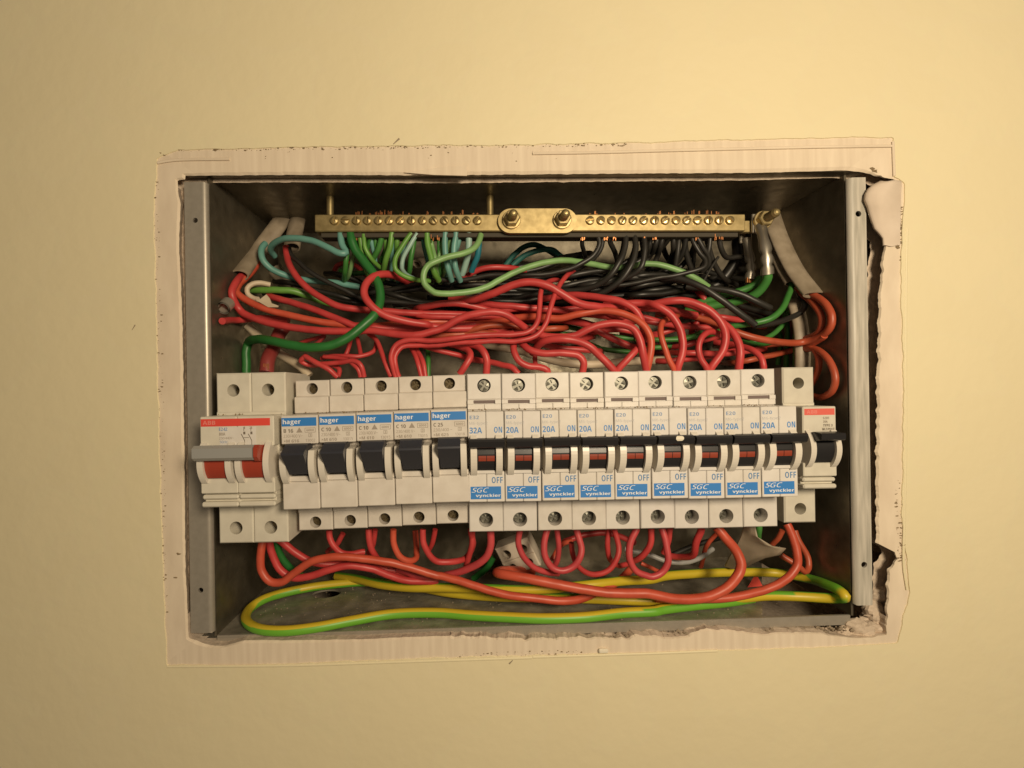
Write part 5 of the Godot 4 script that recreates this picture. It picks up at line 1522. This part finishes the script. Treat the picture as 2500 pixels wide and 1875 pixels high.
func lower_wires() -> void:
	low("red_orange", 2.2, t(4, [450, 380, -16, 432, 470, -15, 425, 580, -15, 445, 700, -15, 530, 800, -15, 640, 800, -15, 750, 715, -15, 900, 612, -14, 1100, 562, -14, 1300, 560, -15, 1600, 602, -17, 1900, 662, -19, 2150, 742, -20]) + t(5, [100, 745, -20, 250, 785, -19, 500, 862, -17, 800, 932, -15, 1100, 972, -14, 1300, 990, -14, 1450, 972, -16, 1600, 912, -20, 1780, 840, -26, 1900, 745, -32, 1960, 670, -38]), "longest orange red wire under the breakers, sweeping from the double pole switch")
	low("red", 2.1, t(4, [500, 380, -18, 530, 520, -19, 615, 680, -20, 740, 758, -21, 900, 748, -21, 1100, 682, -21, 1300, 650, -22, 1500, 672, -24, 1700, 750, -27, 1850, 790, -30, 2150, 800, -36]), "red wire lying just under the longest orange red one")
	low("red", 2.1, t(4, [590, 380, -20, 720, 492, -22, 870, 580, -24, 1000, 615, -26, 1300, 640, -30, 1600, 680, -34, 2100, 770, -36]))
	green("deep_green", 2.0, t(4, [560, 390, -24, 610, 540, -26, 720, 680, -30, 850, 760, -36]), "dark green wire dropping from the double pole switch", "green_wire")
	low("red", 1.75, t(4, [1095, 300, -18, 1100, 370, -18, 1135, 445, -18, 1205, 512, -19, 1300, 532, -20, 1440, 508, -24]))
	low("red", 1.8, t(4, [1480, 290, -18, 1490, 400, -18, 1520, 500, -19, 1580, 590, -24, 1700, 650, -32]))
	low("red", 1.6, t(4, [1545, 290, -26, 1530, 420, -28, 1480, 520, -32]))
	low("red", 1.6, t(4, [1230, 330, -30, 1180, 430, -32, 1080, 510, -36]))
	low("red_orange", 1.75, t(4, [1722, 290, -16, 1726, 430, -16, 1785, 550, -17, 1870, 592, -19, 1945, 575, -23, 1950, 480, -28, 1935, 300, -30]))
	low("red", 1.75, t(4, [2010, 290, -16, 2018, 430, -16, 2090, 560, -17]) + t(5, [60, 600, -18, 200, 605, -20, 290, 590, -23, 360, 560, -28, 420, 440, -24, 400, 290, -20]))
	low("red", 1.5, t(4, [2130, 290, -26, 2100, 420, -28, 2060, 500, -32]))
	low("red_pink", 2.05, t(5, [592, 280, -15, 592, 430, -15, 550, 550, -16, 450, 640, -18, 300, 702, -22, 150, 740, -26, 0, 755, -30]) + t(4, [1950, 740, -32, 1750, 680, -34]), "pinkish red wire curving from the 32A breaker into the bundle")
	low("red", 1.7, t(5, [415, 290, -22, 412, 430, -22, 380, 560, -24, 350, 650, -28]))
	low("red_pink", 1.7, t(5, [880, 290, -15, 862, 420, -15, 900, 540, -15, 990, 640, -16, 1110, 700, -18, 1250, 720, -24]))
	low("red_pink", 1.85, t(5, [1150, 280, -15, 1112, 430, -14, 1122, 560, -13, 1190, 660, -13, 1290, 692, -13, 1390, 660, -13, 1460, 570, -13, 1480, 470, -14, 1450, 360, -15, 1430, 280, -16]))
	low("red_pink", 1.6, t(5, [1235, 280, -22, 1258, 450, -22, 1235, 600, -24, 1180, 680, -28]))
	low("red", 1.5, t(5, [1380, 420, -24, 1390, 520, -24, 1430, 630, -20, 1520, 710, -16, 1620, 730, -14, 1740, 690, -13, 1820, 580, -13, 1842, 470, -14, 1800, 290, -15]))
	low("red", 1.5, t(5, [1750, 280, -20, 1735, 450, -20, 1760, 580, -22, 1850, 640, -28, 1950, 620, -34]))
	low("red_pink", 1.85, t(5, [2020, 280, -15, 1955, 420, -14, 1945, 570, -13, 2005, 690, -13, 2110, 740, -13]) + t(6, [170, 752, -13, 265, 705, -13, 325, 600, -13, 310, 450, -14, 265, 280, -16]))
	low("red", 1.75, t(5, [2160, 280, -22, 2150, 440, -22, 2060, 560, -24, 1960, 610, -30]))
	low("red", 1.7, t(6, [340, 280, -20, 325, 400, -22, 280, 520, -26]))
	low("red", 1.9, t(6, [650, 280, -18, 600, 420, -20, 575, 540, -24, 420, 560, -34, 330, 550, -38]))
	low("red_orange", 1.2, t(6, [60, 620, -34, 150, 660, -34, 240, 705, -36]))
	low("red_orange", 1.3, t(6, [800, 330, -40, 700, 450, -44, 640, 660, -50]))
	low("red", 1.8, t(5, [1300, 420, -44, 1500, 350, -46, 1750, 330, -46, 2000, 420, -46]))
	low("red_orange", 1.6, t(5, [1190, 590, -32, 1280, 440, -38, 1380, 400, -42]))
	low("red_orange", 2.6, t(5, [1000, 700, -44, 820, 690, -34, 700, 695, -26, 655, 715, -20, 690, 725, -16, 820, 745, -13, 1100, 795, -10, 1400, 855, -8, 1700, 902, -7, 2000, 915, -7, 2150, 918, -7]) + t(6, [350, 955, -7, 560, 972, -7, 780, 932, -8, 920, 842, -9, 1010, 722, -11, 1032, 630, -12, 985, 500, -14, 880, 370, -15, 800, 270, -17]), "thick orange red wire folded back on itself like a hairpin")
	low("red_orange", 2.2, t(6, [200, 960, -16, 560, 965, -14, 850, 960, -13, 1150, 912, -13, 1350, 850, -13, 1500, 758, -14, 1580, 640, -15, 1582, 520, -16, 1542, 380, -18, 1485, 240, -20]), "orange red wire bowing out from beneath the set back breaker")
	low("red_brown", 1.7, t(6, [1560, 300, -36, 1610, 420, -34, 1690, 560, -32, 1695, 670, -30, 1650, 705, -28, 1600, 650, -28, 1430, 540, -32]))
	low("red_brown", 1.6, t(6, [1440, 300, -40, 1400, 380, -42, 1340, 440, -46]))
	wire("grey_wire", "pale grey wire sagging behind the red loops", "", M.wire_grey_wire, 1.5, t(6, [-100, 480, -44, 130, 540, -42, 300, 600, -40, 450, 612, -40, 600, 582, -42, 760, 480, -48]))
	black("charcoal", 1.6, t(6, [300, 560, -52, 450, 500, -54, 650, 420, -56, 900, 360, -60]), "dark wire deep under the row of breakers")
	green("green", 1.7, t(6, [1215, 200, -22, 1212, 290, -22, 1205, 400, -26]), "short green wire end above the torn sheath", "green_wire")
	green("deep_green", 2.0, t(5, [620, 560, -50, 560, 660, -52, 420, 770, -56]), "dark green wire beside the white connector block", "green_wire")

	# yellow and green earth cable resting on the box floor
	var y := Color(0.60, 0.46, 0.03)
	var g := Color(0.15, 0.42, 0.035)
	var raw := [[4, 1165, 745], [4, 1350, 770], [4, 1600, 828], [4, 1900, 858], [5, 100, 858], [5, 500, 868], [5, 900, 880], [5, 1250, 862], [5, 1600, 825], [5, 1900, 792], [5, 2150, 778], [6, 300, 745], [6, 600, 722], [6, 1000, 708], [6, 1400, 718], [6, 1700, 772], [6, 1880, 832], [6, 2000, 890], [6, 2052, 945], [6, 1950, 962], [6, 1600, 945], [6, 1300, 938], [6, 1000, 962], [6, 500, 990], [5, 2000, 985], [5, 1500, 965], [5, 1000, 955], [5, 600, 945], [5, 200, 910], [4, 2000, 860], [4, 1700, 815], [4, 1400, 805], [4, 1200, 820], [4, 900, 858], [4, 620, 918], [4, 450, 975], [4, 335, 1050], [4, 280, 1140], [4, 310, 1215], [4, 430, 1268], [4, 650, 1282], [4, 950, 1250], [4, 1300, 1185], [4, 1700, 1118], [4, 2150, 1105], [5, 400, 1130], [5, 750, 1148], [5, 1100, 1160], [5, 1500, 1148], [5, 1900, 1105], [5, 2200, 1088], [6, 250, 1075], [6, 600, 1030], [6, 900, 1000], [6, 1150, 960]]
	var pts := []
	var org := [Vector2.ZERO, Vector2.ZERO, Vector2.ZERO, Vector2.ZERO, Vector2(530, 1220), Vector2(1050, 1220), Vector2(1550, 1220)]
	for k in raw.size():
		var u: float = org[raw[k][0]].x + raw[k][1] / 4.0
		var v: float = org[raw[k][0]].y + raw[k][2] / 4.0
		var lift := 3.0
		if k < 20: lift = lerpf(14.0, 3.0, clampf(absf(k - 8) / 12.0, 0, 1))
		elif k < 36: lift = 4.5
		pts.append(inside(floor_z(u, v, lift)))
	var origin: Vector3 = pts[0]
	var local := []
	for p in pts: local.append(p - origin)
	var o := MeshInstance3D.new()
	o.name = numbered("earth_cable")
	o.mesh = tube(spline(local, 1.5), 2.65, 2.65, M.wire_earth, 56, true, func(n: Vector3, f: float) -> Color:
		var a := atan2(n.y, n.z)
		var turn := 1.75
		if f < 0.15: turn = -0.1
		elif f < 0.36: turn = 0.25
		elif f < 0.45: turn = -0.55
		elif f < 0.62: turn = 0.0
		elif f < 0.66: turn = 1.0
		elif f > 0.93: turn = 2.2
		return y if absf(wrapf(a - turn, -PI, PI)) < 1.12 else g)
	o.position = origin * MM
	add_child(o)
	tag(o, "yellow and green striped earth cable looped over the box floor", "cable")

	# white connector block
	var cb := thing("connector_block", "cream screw connector block lying askew below the breakers", "connector", "", t(5, [850, 560, -38])[0])
	cb.rotation = Vector3(0.15, -0.25, 0.42)
	var st := new_st()
	holed(st, -11, 11, -1, 9, -12, 0, [Vector3(-5.5, 3.6, 2.9), Vector3(5.5, 3.6, 2.9)], 9.0, 0.8)
	holed(st, -11, 11, -10, -1.05, -12, 0, [Vector3(-5.5, -5.4, 2.5), Vector3(5.5, -5.4, 2.5)], 7.0, 0.8)
	part("block_body", mesh_of(st, M.connector_plastic), cb)
	for q in [Vector3(-5.5, -5.4, -5), Vector3(5.5, -5.4, -5), Vector3(5.5, 3.6, -7), Vector3(-5.5, 3.6, -7.5)]:
		var sc := part("clamp_screw", cross_screw_cached(2.3), cb, M.brass_screw)
		sc.position = q * MM
	# red scrap on the floor
	var sp := new_st()
	var a := floor_z(1825, 1434, 0.3)
	var b := floor_z(1862, 1431, 0.3)
	var c := a.lerp(b, 0.7) + Vector3(0, 7.5, -2)
	var d := a.lerp(b, 0.5) + Vector3(0, 0.2, -5)
	for f in [[a, b, c], [b, d, c], [a, d, c], [a, b, d]]: tri(sp, f[0], f[1], f[2], f[0] + f[1] + f[2] - (a + b + c + d) * 0.75)
	var scrap := part("plastic_scrap", mesh_of(sp, M.red_print), self)
	tag(scrap, "small pointed scrap of red plastic on the box floor", "scrap")

func dust() -> void:
	# grime packed along the ledge over the breakers and crumbs on the box floor
	var st := new_st()
	for k in 330:
		var x := rng.randf_range(-128, 160)
		if sin(x * 0.31) + sin(x * 0.083 + 1.0) < rng.randf_range(-0.9, 0.9): continue
		var y := ROW_Y + 22.7 + rng.randf_range(-0.15, 0.25)
		var z := rng.randf_range(0.8, 15.0)
		if x < -92: y = ROW_Y + 22.4; z += 5
		elif x < 0: y -= 0.2 - x * 0.0
		blob(st, Vector3(x, y, z), rng.randf_range(0.15, 0.55))
	var o := part("grime", mesh_of(st, M.dirt), self)
	tag(o, "brown grime along the ledge over the breakers", "grime", "", "stuff")
	st = new_st()
	for k in 500:
		var p := Vector3(rng.randf_range(-130, 195), 0, -8 - 85 * rng.randf())
		p.y = floor_y(p.x) + 0.1
		blob(st, p, rng.randf_range(0.15, 0.6))
	for k in 260:
		var p := Vector3(lerpf(60, 205, rng.randf()), 0, rng.randf_range(-7.5, -2.5))
		p.y = floor_y(p.x) - 6.0 + rng.randf_range(-2, 1)
		blob(st, p, rng.randf_range(0.3, 1.3))
	o = part("plaster_crumbs", mesh_of(st, M.dust), self)
	tag(o, "plaster crumbs scattered on the box floor", "crumbs", "", "stuff")

func blob(st: SurfaceTool, p: Vector3, r: float) -> void:
	var v := [Vector3(1, 0, 0), Vector3(-1, 0, 0), Vector3(0, 1, 0), Vector3(0, -1, 0), Vector3(0, 0, 1), Vector3(0, 0, -1)]
	for k in 6: v[k] = p + v[k] * r * rng.randf_range(0.6, 1.2)
	for f in [[0, 2, 4], [2, 1, 4], [1, 3, 4], [3, 0, 4], [0, 2, 5], [2, 1, 5], [1, 3, 5], [3, 0, 5]]:
		tri(st, v[f[0]], v[f[1]], v[f[2]], v[f[0]] + v[f[1]] + v[f[2]] - p * 3)
